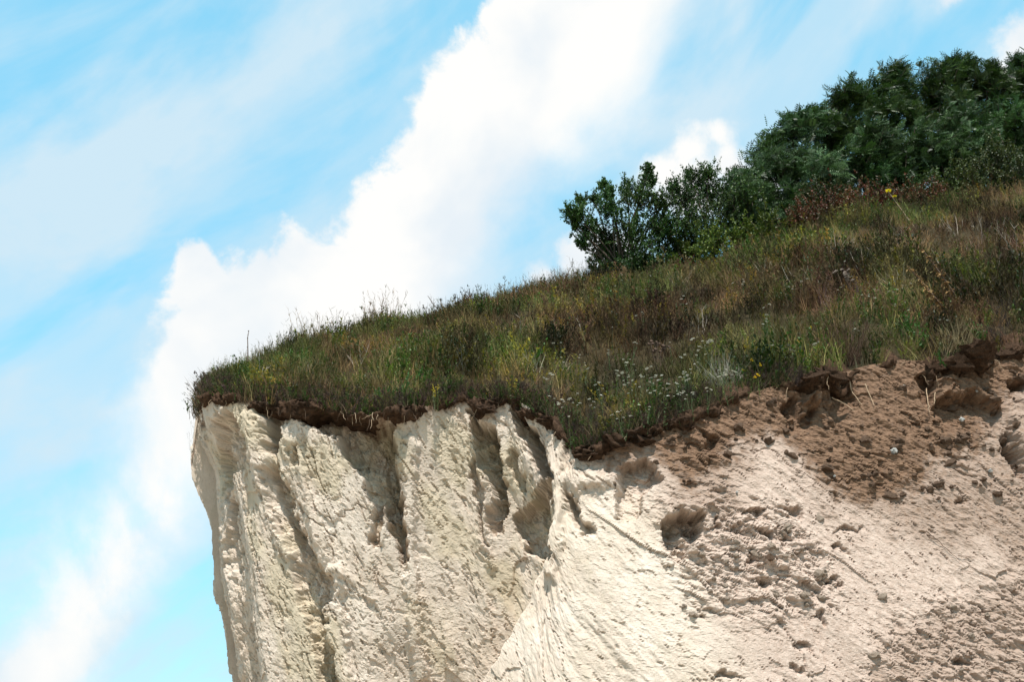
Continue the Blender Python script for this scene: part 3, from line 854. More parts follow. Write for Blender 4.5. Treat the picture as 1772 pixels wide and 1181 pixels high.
def meadow(name, tpls, P, mat, label, cat, smin=.7, smax=1.25, lo=.7, hi=1.3, hue=.12):
    n = len(P)
    lean = np.stack([RNG.normal(-.05, .12, n), RNG.normal(-.10, .12, n)], -1)
    br = fbm(P[:, 0] * 1.1, P[:, 1] * 0.8, P[:, 2] * 0, 3, 401); ht = fbm(P[:, 0] * .9, P[:, 1] * .7, P[:, 2] * 0, 2, 402)
    gr = fbm(P[:, 0] * .6, P[:, 1] * .45, P[:, 2] * 0, 3, 403)
    tn = 1.1 * tints(n, lo, hi, hue) * (0.95 + 0.95 * np.clip(br, -.75, .9))[:, None]
    tn = tn * (1 + np.clip(gr, -.7, .7)[:, None] * np.array([[-.30, .12, -.25]]))
    V, T, C = scatter(tpls, P, RNG.uniform(smin, smax, n) * (1.0 + 0.5 * np.clip(ht, -.45, 1.0)) * (0.5 + 0.5 * smooth(P[:, 0] / P[:, 1], -.29, -.17) + 0.2 * smooth(P[:, 0] / P[:, 1], .12, .3)), tn, lean)
    o = obj(name, np_mesh(name, V, T, C), mat)
    return tag(o, label, cat, kind='stuff'), len(T)

def patch(P, scale, seed, lo, hi, region=None):
    v = fbm(P[:, 0] * scale, P[:, 1] * scale, P[:, 2] * 0, 3, seed)
    if region is not None:
        px, py = project(P[:, 0], P[:, 1], P[:, 2]); v = v + region(px, py)
    return P[RNG.random(len(P)) < smooth(v, lo, hi)]

tot = 0
TG = [t_drygrass(13, .46, (.145, .108, .042), .006) for _ in range(5)] + [t_drygrass(13, .40, (.09, .07, .028), .006) for _ in range(3)]
P = sample_hill(7900)
o, k = meadow('dry_grass', TG, P, M_GRASS, 'dry brown grass covering the hillside', 'grass'); tot += k
TW = [t_weed(.48, (.085, .066, .03), (.092, .072, .03)) for _ in range(5)] + [t_weed(.42, (.075, .052, .026), (.08, .054, .025)) for _ in range(3)]
P = patch(sample_hill(6200), .35, 71, -.5, .45, lambda px, py: .25 * smooth(px, 900, 1500) - .3 * smooth(py, 560, 680))
o, k = meadow('brown_weeds', TW, P, M_GRASS, 'dense brown seeded weeds on the upper hillside', 'weeds'); tot += k
TH_ = [t_herb(.40, (.036, .062, .010), ll=.07, lw=.013) for _ in range(4)] + [t_herb(.36, (.068, .082, .012), ll=.06, lw=.012) for _ in range(4)]
P = patch(sample_hill(4700, bias=1.15), .45, 81, -.4, .5, lambda px, py: .45 * smooth(py, 540, 680) * (1 - smooth(px, 1300, 1700)) + .2)
o, k = meadow('green_herbs', TH_, P, M_HERB, 'low dull green herbs growing among the dry grass', 'herbs'); tot += k
TP = [t_plume() for _ in range(4)]
P = patch(sample_hill(2600), .8, 91, .0, .5, lambda px, py: .35 * smooth(px, 600, 800) * (1 - smooth(px, 1050, 1200)) * smooth(py, 500, 600))
o, k = meadow('olive_weeds', [t_weed(.45, (.09, .08, .015), (.16, .125, .014), 2, 11) for _ in range(4)], P, M_HERB, 'olive and mustard coloured weeds scattered over the hillside', 'weeds'); tot += k
TGR = [t_drygrass(14, .42, (.26, .22, .16), .0035) for _ in range(4)]
P = patch(sample_hill(1300), .9, 95, .25, .7, lambda px, py: .3 * smooth(px, 1380, 1500) + .35 * np.exp(-((px - 1250) / 50) ** 2 - ((py - 645) / 45) ** 2))
o, k = meadow('bleached_grass', TGR, P, M_GRASS, 'bleached straw coloured grass in loose patches', 'grass'); tot += k
# thin tall stems along the skyline and a fringe along the cliff edge
a = RNG.uniform(-.29, .12, 420); y = np.interp(a, ca, cY) + RNG.uniform(-1.2, .6, 420)
P = np.stack([a * y, y, H(a * y, y) - .02], -1)
o, k = meadow('skyline_grass', [t_wisp() for _ in range(6)], P, M_GRASS, 'thin wispy seed stems standing along the hill skyline', 'grass', .5, 1.1); tot += k
idx = RNG.integers(0, NC, 5200); idx = idx[(COLPX[idx] < 1820) & (cs_[idx] < front_end - 0.6 / ds)]
gap = fbm(PS[idx] * .9, PS[idx] * 0, PS[idx] * 0, 3, 77)
idx = idx[RNG.random(len(idx)) < np.where(COLPX[idx] > 1250, smooth(gap, -.2, .4) * .8, 1)][:2100]
off = RNG.uniform(-.05, .5, len(idx))
ex, ey = PX[idx] - NX[idx] * off, PY[idx] - NY[idx] * off
P = np.stack([ex, ey, np.maximum(H(ex, ey), PZ[idx]) - .02], -1)
n = len(P)
tl = [t_drygrass(14, .34, (.12, .085, .05)) for _ in range(3)] + [t_weed(.32, (.065, .042, .035), (.06, .042, .03), 3, 8, .7) for _ in range(3)] + [t_herb(.28, (.045, .07, .018), tilt=.7) for _ in range(3)]
lean = np.stack([NX[idx] * .25 + RNG.normal(0, .2, n), NY[idx] * .25 + RNG.normal(0, .2, n)], -1)
V, T, C = scatter(tl, P, RNG.uniform(.55, 1.15, n), tints(n), lean)
tag(obj('edge_grass', np_mesh('edge_grass', V, T, C), M_GRASS), 'ragged fringe of grass and weeds along the cliff edge', 'grass', kind='stuff'); tot += len(T)

# ------------------------------------------------------------------ single plants
def tpl_mesh(name, tpl, mat, tint=(1, 1, 1)):
    V, T, C = tpl
    me = np_mesh(name, V, T, C * np.array(tint)); me.materials.append(mat)
    return me
def tube(path, radii, sides=6):
    path = [Vector(p) for p in path]; V, F = [], []
    up = Vector((.3, .9, .2)).normalized()
    for i, p in enumerate(path):
        d = (path[min(i + 1, len(path) - 1)] - path[max(i - 1, 0)]).normalized()
        s = d.cross(up); s = s.normalized() if s.length > 1e-4 else Vector((1, 0, 0)); u_ = s.cross(d)
        for k in range(sides):
            a = 2 * math.pi * k / sides; V.append(p + (s * math.cos(a) + u_ * math.sin(a)) * radii[i])
    for i in range(len(path) - 1):
        for k in range(sides):
            F.append((i * sides + k, i * sides + (k + 1) % sides, (i + 1) * sides + (k + 1) % sides, (i + 1) * sides + k))
    return V, F
def tubes_mesh(name, parts, mat):
    V, F = [], []
    for v, f in parts:
        b = len(V); V += v; F += [tuple(i + b for i in q) for q in f]
    me = bpy.data.meshes.new(name); me.from_pydata([tuple(v) for v in V], [], F); me.update()
    for p in me.polygons: p.use_smooth = True
    me.materials.append(mat)
    return me
# yarrow: stem with feathery leaves and flat white heads
def head_mesh(seed):
    r = random.Random(seed); V, T, C = [], [], []
    for i in range(16):
        a, q = r.uniform(0, 6.28), .034 * math.sqrt(r.random())
        c = np.array([q * math.cos(a), q * math.sin(a), .008 - q * .2 + r.uniform(-.003, .003)])
        b = len(V)
        rr = r.uniform(.008, .012)
        V.append(c + [0, 0, .004]); C.append((.74, .73, .64))
        for k in range(5):
            V.append(c + np.array([rr * math.cos(k * 1.2566), rr * math.sin(k * 1.2566), 0])); C.append((.68, .68, .58))
        T += [(b, b + 1 + k, b + 1 + (k + 1) % 5) for k in range(5)]
    me = np_mesh('flower_head', np.array(V), np.array(T), np.array(C)); me.materials.append(M_FLOWER)
    return me
heads = [head_mesh(i) for i in range(4)]
def yarrow_stem(seed):
    random.seed(seed); t = Tpl(); tips = []
    for i in range(random.choice([1, 2, 2, 3])):
        pts = bend((random.gauss(0, .02), random.gauss(0, .02), -.03), rdir(.2), random.uniform(.45, .62), 5, .05, .04)
        t.add(pts, [.005, .005, .004, .004, .003, .003], (.07, .09, .035)); tips.append(pts[-1])
        for k in range(16):
            f = random.uniform(.05, .8); j = min(4, int(f * 5)); p = pts[j] + (pts[j + 1] - pts[j]) * (f * 5 - j)
            t.leaf(p, rdir(1.1), rdir(3), .06 * (1 - f * .5), .007, (.06, .095, .03))
    return t.out(), tips
ystems = [yarrow_stem(300 + i) for i in range(8)]
ystem_me = [tpl_mesh('stem', s[0], M_HERB) for s in ystems]
random.seed(9)
ypos = [(665, 690)] and []
for i in range(38): ypos.append((random.gauss(1105, 70), random.gauss(655, 38)))
for i in range(18): ypos.append((random.gauss(1215, 35), random.gauss(630, 35)))
for i in range(26): ypos.append((random.uniform(1060, 1640), random.uniform(470, 600)))
for i in range(10): ypos.append((random.gauss(1000, 20), random.gauss(705, 15)))
for (px, py) in ypos:
    a_ = float(pdir(px, py)[0])
    b = ray_hill(px, py, .52)
    k = random.randrange(len(ystems))
    t_ = empty('yarrow_plant', b); s_ = random.uniform(.85, 1.15); t_.scale = (s_,) * 3; t_.rotation_euler.z = random.uniform(0, 6.28)
    dense = py > 560 and px < 1300
    tag(t_, 'green yarrow with flat white heads near the cliff edge' if dense else 'white flowering yarrow scattered among brown weeds higher up the slope', 'wildflower',
        'yarrow crowded near the cliff edge' if dense else 'yarrow scattered up the slope')
    link(bpy.data.objects.new('stem', ystem_me[k]), t_)
    for tp in ystems[k][1]:
        h_ = bpy.data.objects.new('flower_head', random.choice(heads)); link(h_, t_); h_.location = tp; h_.rotation_euler = (random.uniform(-.3, .3), random.uniform(-.3, .3), random.uniform(0, 6)); h_.scale = (random.uniform(.45, .95),) * 3

def single(name, tpl, mat, px, py, label, cat, group=None, s=1.0, lean=0.0, tint=(1, 1, 1), up=0.0, part='foliage'):
    b = ray_hill(px, py, up)
    t_ = empty(name, b); t_.scale = (s, s, s); t_.rotation_euler = (0, lean, 0)
    link(bpy.data.objects.new(part, tpl_mesh(part, tpl, mat, tint)), t_)
    return tag(t_, label, cat, group)
# goldenrod tufts
for px, py in [(955, 545), (990, 570), (1010, 590), (935, 555), (1225, 545), (1100, 560), (1160, 560), (860, 640), (905, 640), (985, 640), (925, 665), (750, 700), (890, 720), (1150, 545), (1290, 620), (1215, 552)]:
    single('goldenrod', t_plume(.5, (.06, .075, .02), random.choice([(.30, .23, .02), (.22, .18, .03), (.26, .2, .02)])), M_HERB, px, py + 14, 'yellow plumed goldenrod clump among the brown weeds', 'wildflower', 'goldenrod on the slope', random.uniform(.8, 1.2))
for px, py in [(1298, 640), (1305, 625), (1312, 650), (1292, 655), (1320, 632), (1300, 605), (1280, 602), (1390, 590), (1400, 570)]:
    t = Tpl(); 
    pts = bend((0, 0, -.03), rdir(.2), .42, 4, .05); t.add(pts, [.005, .004, .004, .003, .003], (.06, .08, .02))
    for k in range(9): t.leaf(pts[random.randrange(1, 4)], rdir(1.2), rdir(3), .06, .01, (.05, .08, .02))
    for k in range(10): t.leaf(pts[-1] + rdir(3) * .02, rdir(1.3), rdir(3), .032, .013, (.55, .36, .02))
    single('ragwort', t.out(), M_FLOWER, px, py, 'small orange yellow flower beside the pale grass tuft near the edge', 'wildflower', 'orange yellow flowers near the edge', 1.0, up=.38)
# bright green leafy clumps
for px, py, s, lab in [(665, 702, 1.0, 'bright green leafy clump on the sod above a deep wall recess'), (700, 690, 1.1, 'bright green bushy herb beside the leafy clump at the edge'), (735, 668, 1.1, 'tall light green herb standing behind the bright edge clumps'),
                       (1590, 610, 1.4, 'fresh green herb clump beside the bare soil shelf'), (1570, 585, 1.3, 'green herb clump next to the large brown bush'), (1635, 640, .7, 'small green grass tuft growing on bare soil'),
                       (1700, 600, 1.0, 'green herb tuft next to the dark bush at the edge')]:
    single('leafy_herb', t_herb(.42, (.05, .115, .022), 9, 26, .06, .013, .55), M_HERB, px, py, lab, 'herb', None, s)
for px, py in [(690, 655), (770, 650), (830, 655), (560, 640), (880, 600), (1080, 640), (1030, 690), (1180, 690), (1060, 700), (780, 690)]:
    single('leafy_herb', t_herb(.42, random.choice([(.075, .10, .02), (.05, .085, .02)]), 7, 22, .055, .011, .4), M_HERB, px, py, 'fresh yellow green herb clump standing out from brown weeds', 'herb', 'yellow green herb clumps', random.uniform(.8, 1.15))
# dead brown bush and smaller dark tufts along the edge
def t_deadbush(h, col, n=40, spread=.75):
    t = Tpl()
    for i in range(n):
        d = rdir(spread); pts = bend((random.gauss(0, .06), random.gauss(0, .06), -.05), d, h * random.uniform(.7, 1.05), 5, -.15, .07)
        t.add(pts, [.006, .005, .004, .0035, .003, .001], col)
        for k in range(9):
            j = random.randrange(1, 5); q = bend(pts[j], pts[j + 1] - pts[j] + rdir(1.2) * .08, h * random.uniform(.1, .28), 3, 0, .1)
            t.add(q, [.0035, .003, .0025, .001], col)
    return t.out()
single('dead_bush', t_deadbush(1.0, (.085, .052, .035), 70), M_GRASS, 1470, 632, 'large rounded dead brown bush at the soil edge', 'bush', None, 1.0)
for px, py, s in [(1385, 672, .5), (1150, 728, .55), (1200, 700, .5), (1240, 690, .55), (1730, 600, .75), (1000, 765, .45), (1745, 560, .8), (1030, 735, .5)]:
    single('dead_bush', t_deadbush(.9, (.05, .035, .03), 45, .9), M_GRASS, px, py, 'small dark twiggy tuft hanging on the cliff edge', 'bush', 'dark twiggy tufts on the edge', s)
for px, py, s in [(1560, 470, .9), (1510, 440, .8), (1420, 455, .8), (1620, 500, .9), (1700, 480, 1.0), (1750, 470, 1.0), (1660, 440, .8), (1740, 400, .8), (1590, 410, .8), (1350, 480, .7), (1310, 520, .7), (1400, 540, .8), (1540, 560, .9), (1690, 560, .9), (1620, 570, .8), (1760, 530, .9)]:
    single('dead_bush', t_deadbush(.75, random.choice([(.085, .042, .024), (.06, .036, .024), (.10, .06, .03)]), 34, .6), M_GRASS, px, py, 'upright rusty brown dry shrub among weeds on the higher slope', 'bush', 'rusty dry shrubs on the slope', s * random.uniform(.75, 1.05))
for px, py in [(1640, 632), (1665, 612), (1680, 620), (1650, 605), (1275, 668), (1255, 675), (1240, 668)]:
    single('straw_tuft', t_drygrass(46, .75, (.30, .235, .13) if px > 1500 else (.27, .25, .20), .0045, .5), M_GRASS, px, py, 'tuft of long straw grass on the bare soil' if px > 1500 else 'pale grey grass tuft among white yarrow', 'grass tuft',
           'straw tufts on the soil' if px > 1500 else 'grey tufts among the yarrow', random.uniform(.8, 1.1))
# dead mullein stalks: stem with curled brown leaves
def mullein(px0, py0, px1, py1, label):
    b = ray_hill(px0, py0)
    depth = b.y * CP + (b.z - CAMZ) * SP
    top = Vector(((px1 - px0) * depth / FPX, -.15, (py0 - py1) * depth / FPX / CP))
    path = [top * f + Vector((math.sin(f * 4) * .02, 0, 0)) for f in np.linspace(-.03, 1, 9)]
    t_ = empty('mullein_stalk', b)
    link(bpy.data.objects.new('stem', tubes_mesh('stem', [tube(path, [.022, .02, .019, .018, .018, .016, .015, .012, .006])], M_TWIG)), t_)
    t = Tpl()
    L_ = top.length
    for i in range(int(L_ * 60)):
        f = random.uniform(.08, 1); p = np.array(top * f)
        d = rdir(1.6); d[2] -= .35; ln = random.uniform(.07, .17) * (1.15 - .5 * f)
        q = bend(p, d, ln, 3, 1.2, .3)
        t.add(q, [.012, .026, .02, .004], random.choice([(.26, .15, .06), (.16, .09, .04), (.33, .21, .09)]))
    V, T, C = t.out(); me = np_mesh('withered_leaves', V, T, C); me.materials.append(M_GRASS)
    link(bpy.data.objects.new('withered_leaves', me), t_)
    tag(t_, label, 'dead plant')
mullein(1668, 535, 1606, 432, 'thick withered mullein stalk with curled tan leaves, the taller of two')
mullein(1646, 552, 1578, 462, 'slender withered mullein stalk with darker leaves beside the taller one')
# brown teasel-like head clusters
for px, py, lab in [(1140, 650, 'clump of brown dried seed heads above white yarrow'), (1468, 520, 'clump of grey brown dried seed heads on the right slope')]:
    b = ray_hill(px, py); t_ = empty('dried_seed_plant', b)
    st = []; hp = []
    for i in range(9):
        pts = bend((0, 0, -.03), rdir(.3), random.uniform(.5, .75), 4, 0, .06); st.append(tube(pts, [.008, .007, .006, .005, .004], 5)); hp.append(pts[-1])
    link(bpy.data.objects.new('stem', tubes_mesh('stem', st, M_TWIG)), t_)
    hm = rock_mesh('seed_head', 400 + int(px), 2, .6, 3); hm.materials.append(mat_plain('seed_head', (.085, .055, .04) if px < 1300 else (.13, .10, .08)))
    for p in hp:
        for q in range(2):
            o = bpy.data.objects.new('seed_head', hm); link(o, t_); o.location = p + np.array([random.gauss(0, .03), random.gauss(0, .03), random.gauss(0, .03)]); o.scale = (random.uniform(.022, .038),) * 3
    tag(t_, lab, 'dead plant')
# evening primrose with yellow flowers on a leaning stem in front of the trees
b = ray_hill(1584, 396); t_ = empty('evening_primrose', b)
dep = b.y * CP + (b.z - CAMZ) * SP
tp = Vector((-38 * dep / FPX, 0, 68 * dep / FPX / CP))
pth = [tp * f for f in np.linspace(-.05, 1, 6)]
link(bpy.data.objects.new('stem', tubes_mesh('stem', [tube(pth, [.012, .011, .01, .009, .008, .006])], M_ROOT)), t_)
def yflower(loc, s):
    t = Tpl()
    for k in range(6): t.leaf((0, 0, 0), np.array([math.cos(k * 1.05), math.sin(k * 1.05) - .5, .5]), rdir(3), .075, .04, (.78, .66, .03))
    V, T, C = t.out(); me = np_mesh('flower', V, T, C); me.materials.append(M_FLOWER)
    o = bpy.data.objects.new('flower', me); link(o, t_); o.location = loc; o.scale = (s,) * 3
yflower(tp, 1.3); yflower(tp * .84 + Vector((.05, -.02, 0)), 1.0)
t = Tpl()
for i in range(30): t.leaf(np.array(tp * random.uniform(.1, .95)), rdir(1.2), rdir(3), .07, .012, (.10, .10, .03))
V, T, C = t.out(); me = np_mesh('leaves', V, T, C); me.materials.append(M_HERB); link(bpy.data.objects.new('leaves', me), t_)
tag(t_, 'leaning evening primrose with yellow flowers at its tip before the dark trees', 'wildflower')
# tall stalks against the sky
for (x0, y0, x1, y1, lab) in [(426, 640, 423, 572, 'thin dark upright stalk against the cloud near the promontory tip'), (487, 615, 499, 566, 'dark stalk leaning right against the cloud'), (556, 592, 536, 572, 'short dark stalk leaning left on the skyline'),
                              (770, 540, 738, 505, 'long thin stalk leaning left on the mid skyline'), (680, 565, 700, 540, 'bent twig stalk crossing the skyline grass'), (725, 548, 690, 530, 'low slanting dead stalk on the skyline'),
                              (1022, 500, 992, 466, 'dark slanting stalk beside the leafy shrub'), (965, 500, 990, 460, 'faint thin stalk leaning towards the shrub'), (915, 505, 905, 478, 'short stalk on the skyline beside a cloud')]:
    b = ray_hill(x0, y0 + 6); dep = b.y * CP + (b.z - CAMZ) * SP
    tp = Vector(((x1 - x0) * dep / FPX, 0, (y0 + 6 - y1) * dep / FPX / CP))
    t_ = empty('dry_stalk', b)
    pth = [tp * f + Vector((random.gauss(0, .012), 0, 0)) for f in np.linspace(-.05, 1, 7)]
    link(bpy.data.objects.new('stem', tubes_mesh('stem', [tube(pth, [.014, .013, .012, .011, .010, .009, .004], 5)], M_TWIG)), t_)
    t = Tpl()
    for i in range(26): t.leaf(np.array(tp * random.uniform(.45, 1.0)), rdir(.8), rdir(3), random.uniform(.02, .05), .006, (.06, .045, .03))
    V, T, C = t.out(); me = np_mesh('seeds', V, T, C); me.materials.append(M_GRASS); link(bpy.data.objects.new('seeds', me), t_)
    tag(t_, lab, 'dead stalk')
# pale dead branching stems on the slope
for (px, py) in [(1730, 420), (1700, 415), (1755, 440), (1660, 420), (1290, 470), (1215, 580), (1385, 505), (1490, 470), (1545, 440), (1010, 590), (820, 640), (620, 640), (450, 665), (900, 590), (1600, 480), (1720, 500)]:
    t = Tpl()
    for i in range(5):
        pts = bend((random.gauss(0, .05), 0, -.03), rdir(.6), random.uniform(.5, .9), 5, .15, .1)
        t.add(pts, [.008, .007, .006, .005, .004, .002], (.34, .28, .22))
        for k in range(3):
            j = random.randrange(2, 5); t.add(bend(pts[j], pts[j + 1] - pts[j] + rdir(1) * .08, .2, 3, .1), [.005, .004, .003, .001], (.34, .28, .22))
    single('bleached_stem', t.out(), M_GRASS, px, py, 'bleached bare branching stems among the brown weeds', 'dead plant', 'bleached stems on the slope', random.uniform(.8, 1.1), random.uniform(-.3, .1), part='stem')
# thin shrubby stems leaning out over the promontory tip
for (px, frac, s, ln_, lab) in [(332, .05, .9, -.55, 'twiggy plant leaning out over the promontory tip'), (326, .1, .8, -.8, 'thin leafy stems hanging out below the promontory tip'), (318, .2, .75, -1.1, 'drooping fine stems on the far corner of the sod')]:
    p, c = on_lip(px, frac)
    t_ = empty('overhanging_weed', p); t_.scale = (s,) * 3; t_.rotation_euler = (0, ln_, 0)
    link(bpy.data.objects.new('foliage', tpl_mesh('foliage', t_weed(.6, (.05, .045, .035), (.05, .055, .03), 4, 6, .8, 2), M_GRASS)), t_)
    tag(t_, lab, 'weed')

# ------------------------------------------------------------------ trees and shrubs
def tpl_round():
    V = np.array([[0, 0, 0], [.4, .34, .06], [1, 0, -.04], [.4, -.34, .06]]); T = np.array([[0, 1, 2], [0, 2, 3]])
    return V, T
def tpl_pinnate(n=5):
    V, T = [], []
    for i in range(n):
        x = .08 + .84 * i / n
        z = -.22 * x * x
        l = .38 * (1 - .5 * abs(i / n - .4))
        for sg in (-1, 1):
            b = len(V)
            V += [(x, 0, z), (x + .16, sg * l * .35, z + .02), (x + .14, sg * l, z - .05)]
            T += [(b, b + 1, b + 2)]
    b = len(V); V += [(.88, -.03, -.16), (.96, .06, -.2), (1.18, 0, -.3)]; T.append((b, b + 1, b + 2))
    return np.array(V, float), np.array(T)
LEAF = {'round': tpl_round(), 'pinnate': tpl_pinnate()}
def leaves_np(kind, P, Dr, Up, size, colr):
    V, T = LEAF[kind]; n = len(P)
    d = Dr / (np.linalg.norm(Dr, axis=1, keepdims=True) + 1e-9)
    s = np.cross(Up, d); s /= np.linalg.norm(s, axis=1, keepdims=True) + 1e-9
    u_ = np.cross(d, s)
    W = P[:, None, :] + size[:, None, None] * (V[None, :, 0:1] * d[:, None, :] + V[None, :, 1:2] * s[:, None, :] + V[None, :, 2:3] * u_[:, None, :])
    return W.reshape(-1, 3), (T[None] + np.arange(n)[:, None, None] * len(V)).reshape(-1, 3), np.repeat(colr, len(V), 0)

def tree(name, base_px, base_py, Y, clumps, leaf, lsize, ncl, colors, label, cat, group=None, wind=(.35, 0, .0), twig_up=.5, trunk_r=.07, sink=0.0, nstems=1, depth_j=.6, twl=1.0):
    """clumps: (photo x, photo y, radius in photo px); the tree stands at distance Y on the hill"""
    a, _ = pdir(base_px, base_py)
    B = Vector((float(a) * Y, Y, float(H(float(a) * Y, Y)) - .1))
    root = empty(name, B)
    wood, LP, LD, LU, LC = [], [], [], [], []
    cols = np.array(colors)
    for ci, (px, py, r) in enumerate(clumps):
        a, tt = pdir(px, py); yy = Y + RNG.uniform(-depth_j, depth_j)
        C = np.array([float(a) * yy, yy, CAMZ + float(tt) * yy])
        rad = r * (yy * CP + (C[2] - CAMZ) * SP) / FPX
        st = np.array(B) + np.array([RNG.normal(0, .12 * (nstems > 1) * 2), RNG.normal(0, .1), 0])
        mid = st + (C - st) * np.array([.25, .25, .55]) + RNG.normal(0, .12, 3)
        pth = [st + (mid - st) * 2 * f * (1 - f) * 1 + (C - st) * f * f for f in np.linspace(0, 1, 7)]
        wood.append(tube([Vector(p) - B for p in pth], list(np.linspace(trunk_r, trunk_r * .25, 7)), 6))
        tint = RNG.uniform(.75, 1.3) * (1 + RNG.uniform(-.08, .08, 3))
        nt = max(8, int(ncl * (1.0 if leaf == 'pinnate' else 2.3 * min(1.0, max(.3, r / 36)))))
        for k in range(nt):
            d = RNG.normal(0, 1, 3); d /= np.linalg.norm(d)
            d = d + np.array([0, 0, twig_up]) + np.array(wind) * .5; d /= np.linalg.norm(d)
            ln = rad * RNG.uniform(.5, 1.05) * twl
            shoot = k < (11 if leaf == 'round' else 2) and py < 400
            if shoot:
                d = np.array([RNG.normal(0, .35) + wind[0] * .4, RNG.normal(0, .3), 1.0]) if RNG.random() < .75 else d
                d /= np.linalg.norm(d); ln = rad * (RNG.uniform(1.2, 1.9) if leaf == 'round' else RNG.uniform(.9, 1.3))
            s0 = C + RNG.normal(0, .28, 3) * rad - np.array([0, 0, .15 * rad])
            pts = [s0]; dd = d.copy()
            for j in range(4):
                dd = dd + np.array(wind) * .12 + np.array([0, 0, .10 * twig_up]) + RNG.normal(0, .12, 3); dd /= np.linalg.norm(dd)
                pts.append(pts[-1] + dd * ln / 4)
            if k % 4 == 0: wood.append(tube([Vector(p) - B for p in pts], [.012, .010, .008, .006, .003], 4))
            nl = int(10 if leaf == 'pinnate' else 32)
            f = RNG.random(nl) ** .7 * 3.999; j = f.astype(int)
            pa = np.array(pts); pp = pa[j] + (pa[j + 1] - pa[j]) * (f - j)[:, None] + RNG.normal(0, .02, (nl, 3))
            ldir = RNG.normal(0, .75, (nl, 3)) + dd * .6 + np.array(wind) * 1.2 + np.array([0, 0, .05])
            LP.append(pp); LD.append(ldir); LU.append(np.array([0, -.35, 1.0]) + RNG.normal(0, .5, (nl, 3)))
            LC.append(cols[RNG.integers(0, len(cols), nl)] * tint * RNG.uniform(.65, 1.35, (nl, 1)))
    LP, LD, LU, LC = map(np.concatenate, (LP, LD, LU, LC))
    V, T, C = leaves_np(leaf, LP - np.array(B), LD, LU, lsize * (1.12 if leaf == 'pinnate' else 0.92) * RNG.uniform(.6, 1.25, len(LP)), LC)
    me = np_mesh('crown', V, T, C); me.materials.append(M_LEAF)
    link(bpy.data.objects.new('crown', me), root)
    link(bpy.data.objects.new('trunk', tubes_mesh('trunk', wood, M_BARK)), root)
    tag(root, label, cat, group)
    return len(T)
BLUE = [(.017, .041, .008), (.026, .058, .012), (.04, .08, .02), (.012, .030, .005), (.085, .145, .06)]
DEEP = [(.010, .028, .005), (.017, .04, .007), (.026, .053, .009), (.042, .076, .015)]
APPLE = [(.024, .058, .012), (.034, .078, .015), (.055, .105, .02), (.018, .042, .010)]
YEL = [(.06, .09, .012), (.085, .12, .014), (.045, .075, .014), (.11, .13, .02)]
RUST = [(.11, .032, .02), (.08, .036, .016), (.075, .055, .016), (.14, .042, .022), (.05, .045, .014)]
OLIVE = [(.045, .06, .014), (.06, .075, .018), (.03, .045, .012)]
tt_ = 0
# leafy shrub at the left end
tt_ += tree('leafy_shrub', 1085, 490, 33.4, [(1075, 455, 42), (1120, 455, 40), (1050, 420, 36), (1095, 405, 42), (1140, 410, 42), (1020, 400, 28), (1060, 365, 30), (1105, 350, 34), (1145, 360, 34), (1165, 440, 36),
     (1000, 378, 18), (1040, 470, 26), (1122, 318, 18), (1085, 332, 18), (1055, 340, 14), (1045, 445, 26), (1090, 475, 34), (1130, 475, 34), (1060, 480, 26), (1150, 400, 30), (985, 372, 13), (1004, 352, 12), (1008, 425, 15), (1122, 296, 10), (1046, 324, 10), (1030, 350, 12), (1165, 330, 14), (995, 395, 12)], 'round', .085, 36, APPLE,
     'spreading dark green leafy shrub with spiky shoots, farthest out along the crest', 'shrub', twig_up=.8, trunk_r=.05, nstems=5, wind=(-.05, 0, .1), twl=1.25)
tt_ += tree('leafy_shrub', 1215, 480, 33.8, [(1185, 350, 34), (1215, 330, 34), (1240, 350, 36), (1205, 390, 40), (1250, 395, 42), (1225, 305, 18), (1195, 310, 16), (1265, 355, 36), (1185, 400, 34), (1285, 385, 36), (1195, 440, 36), (1235, 430, 36), (1290, 340, 30)], 'round', .085, 36,
     [(.03, .065, .016), (.05, .085, .016), (.03, .055, .02)], 'upright green shrub between the spreading shrub and the feathery trees', 'shrub', twig_up=.8, trunk_r=.05, nstems=4, wind=(0, 0, .1), twl=1.2)
tt_ += tree('yellow_green_bush', 1260, 470, 33.0, [(1185, 440, 30), (1220, 440, 32), (1260, 445, 34), (1300, 430, 34), (1335, 425, 30), (1370, 405, 26), (1235, 415, 30), (1285, 405, 32), (1330, 395, 30), (1165, 460, 22)], 'round', .085, 22, YEL,
     'low sunlit yellow green bush in front of the shrubs', 'bush', twig_up=.6, trunk_r=.03, nstems=5, wind=(0, 0, 0), twl=1.15)
tt_ += tree('russet_bush', 1470, 405, 32.4, [(x_, y_ - 9, r_ * 1.1) for x_, y_, r_ in [(1385, 395, 26), (1410, 385, 28), (1440, 372, 30), (1480, 366, 32), (1520, 362, 32), (1555, 358, 28), (1460, 395, 30), (1505, 390, 30), (1590, 358, 24), (1425, 400, 26), (1545, 380, 26), (1620, 352, 20)]], 'round', .08, 26, RUST,
     'low russet red leaved bush at the foot of the dark trees', 'bush', twig_up=.6, trunk_r=.025, nstems=5, wind=(0, 0, 0), twl=1.1)
tt_ += tree('russet_bush', 1190, 478, 32.6, [(1165, 470, 20), (1190, 466, 22), (1215, 470, 20)], 'round', .07, 20, RUST, 'small reddish brown bush under the yellow green bush', 'bush', twig_up=.5, trunk_r=.02, nstems=3, wind=(0, 0, 0))
tt_ += tree('olive_bush', 1690, 350, 33.6, [(1600, 340, 28), (1640, 325, 32), (1680, 310, 34), (1720, 300, 36), (1760, 305, 36), (1700, 335, 28), (1745, 335, 30), (1790, 290, 36), (1560, 352, 20), (1735, 270, 30)], 'round', .085, 22, OLIVE,
     'olive green bush with thin sprays before the tall trees', 'bush', twig_up=.7, trunk_r=.03, nstems=5, wind=(.05, 0, 0), twl=1.2)
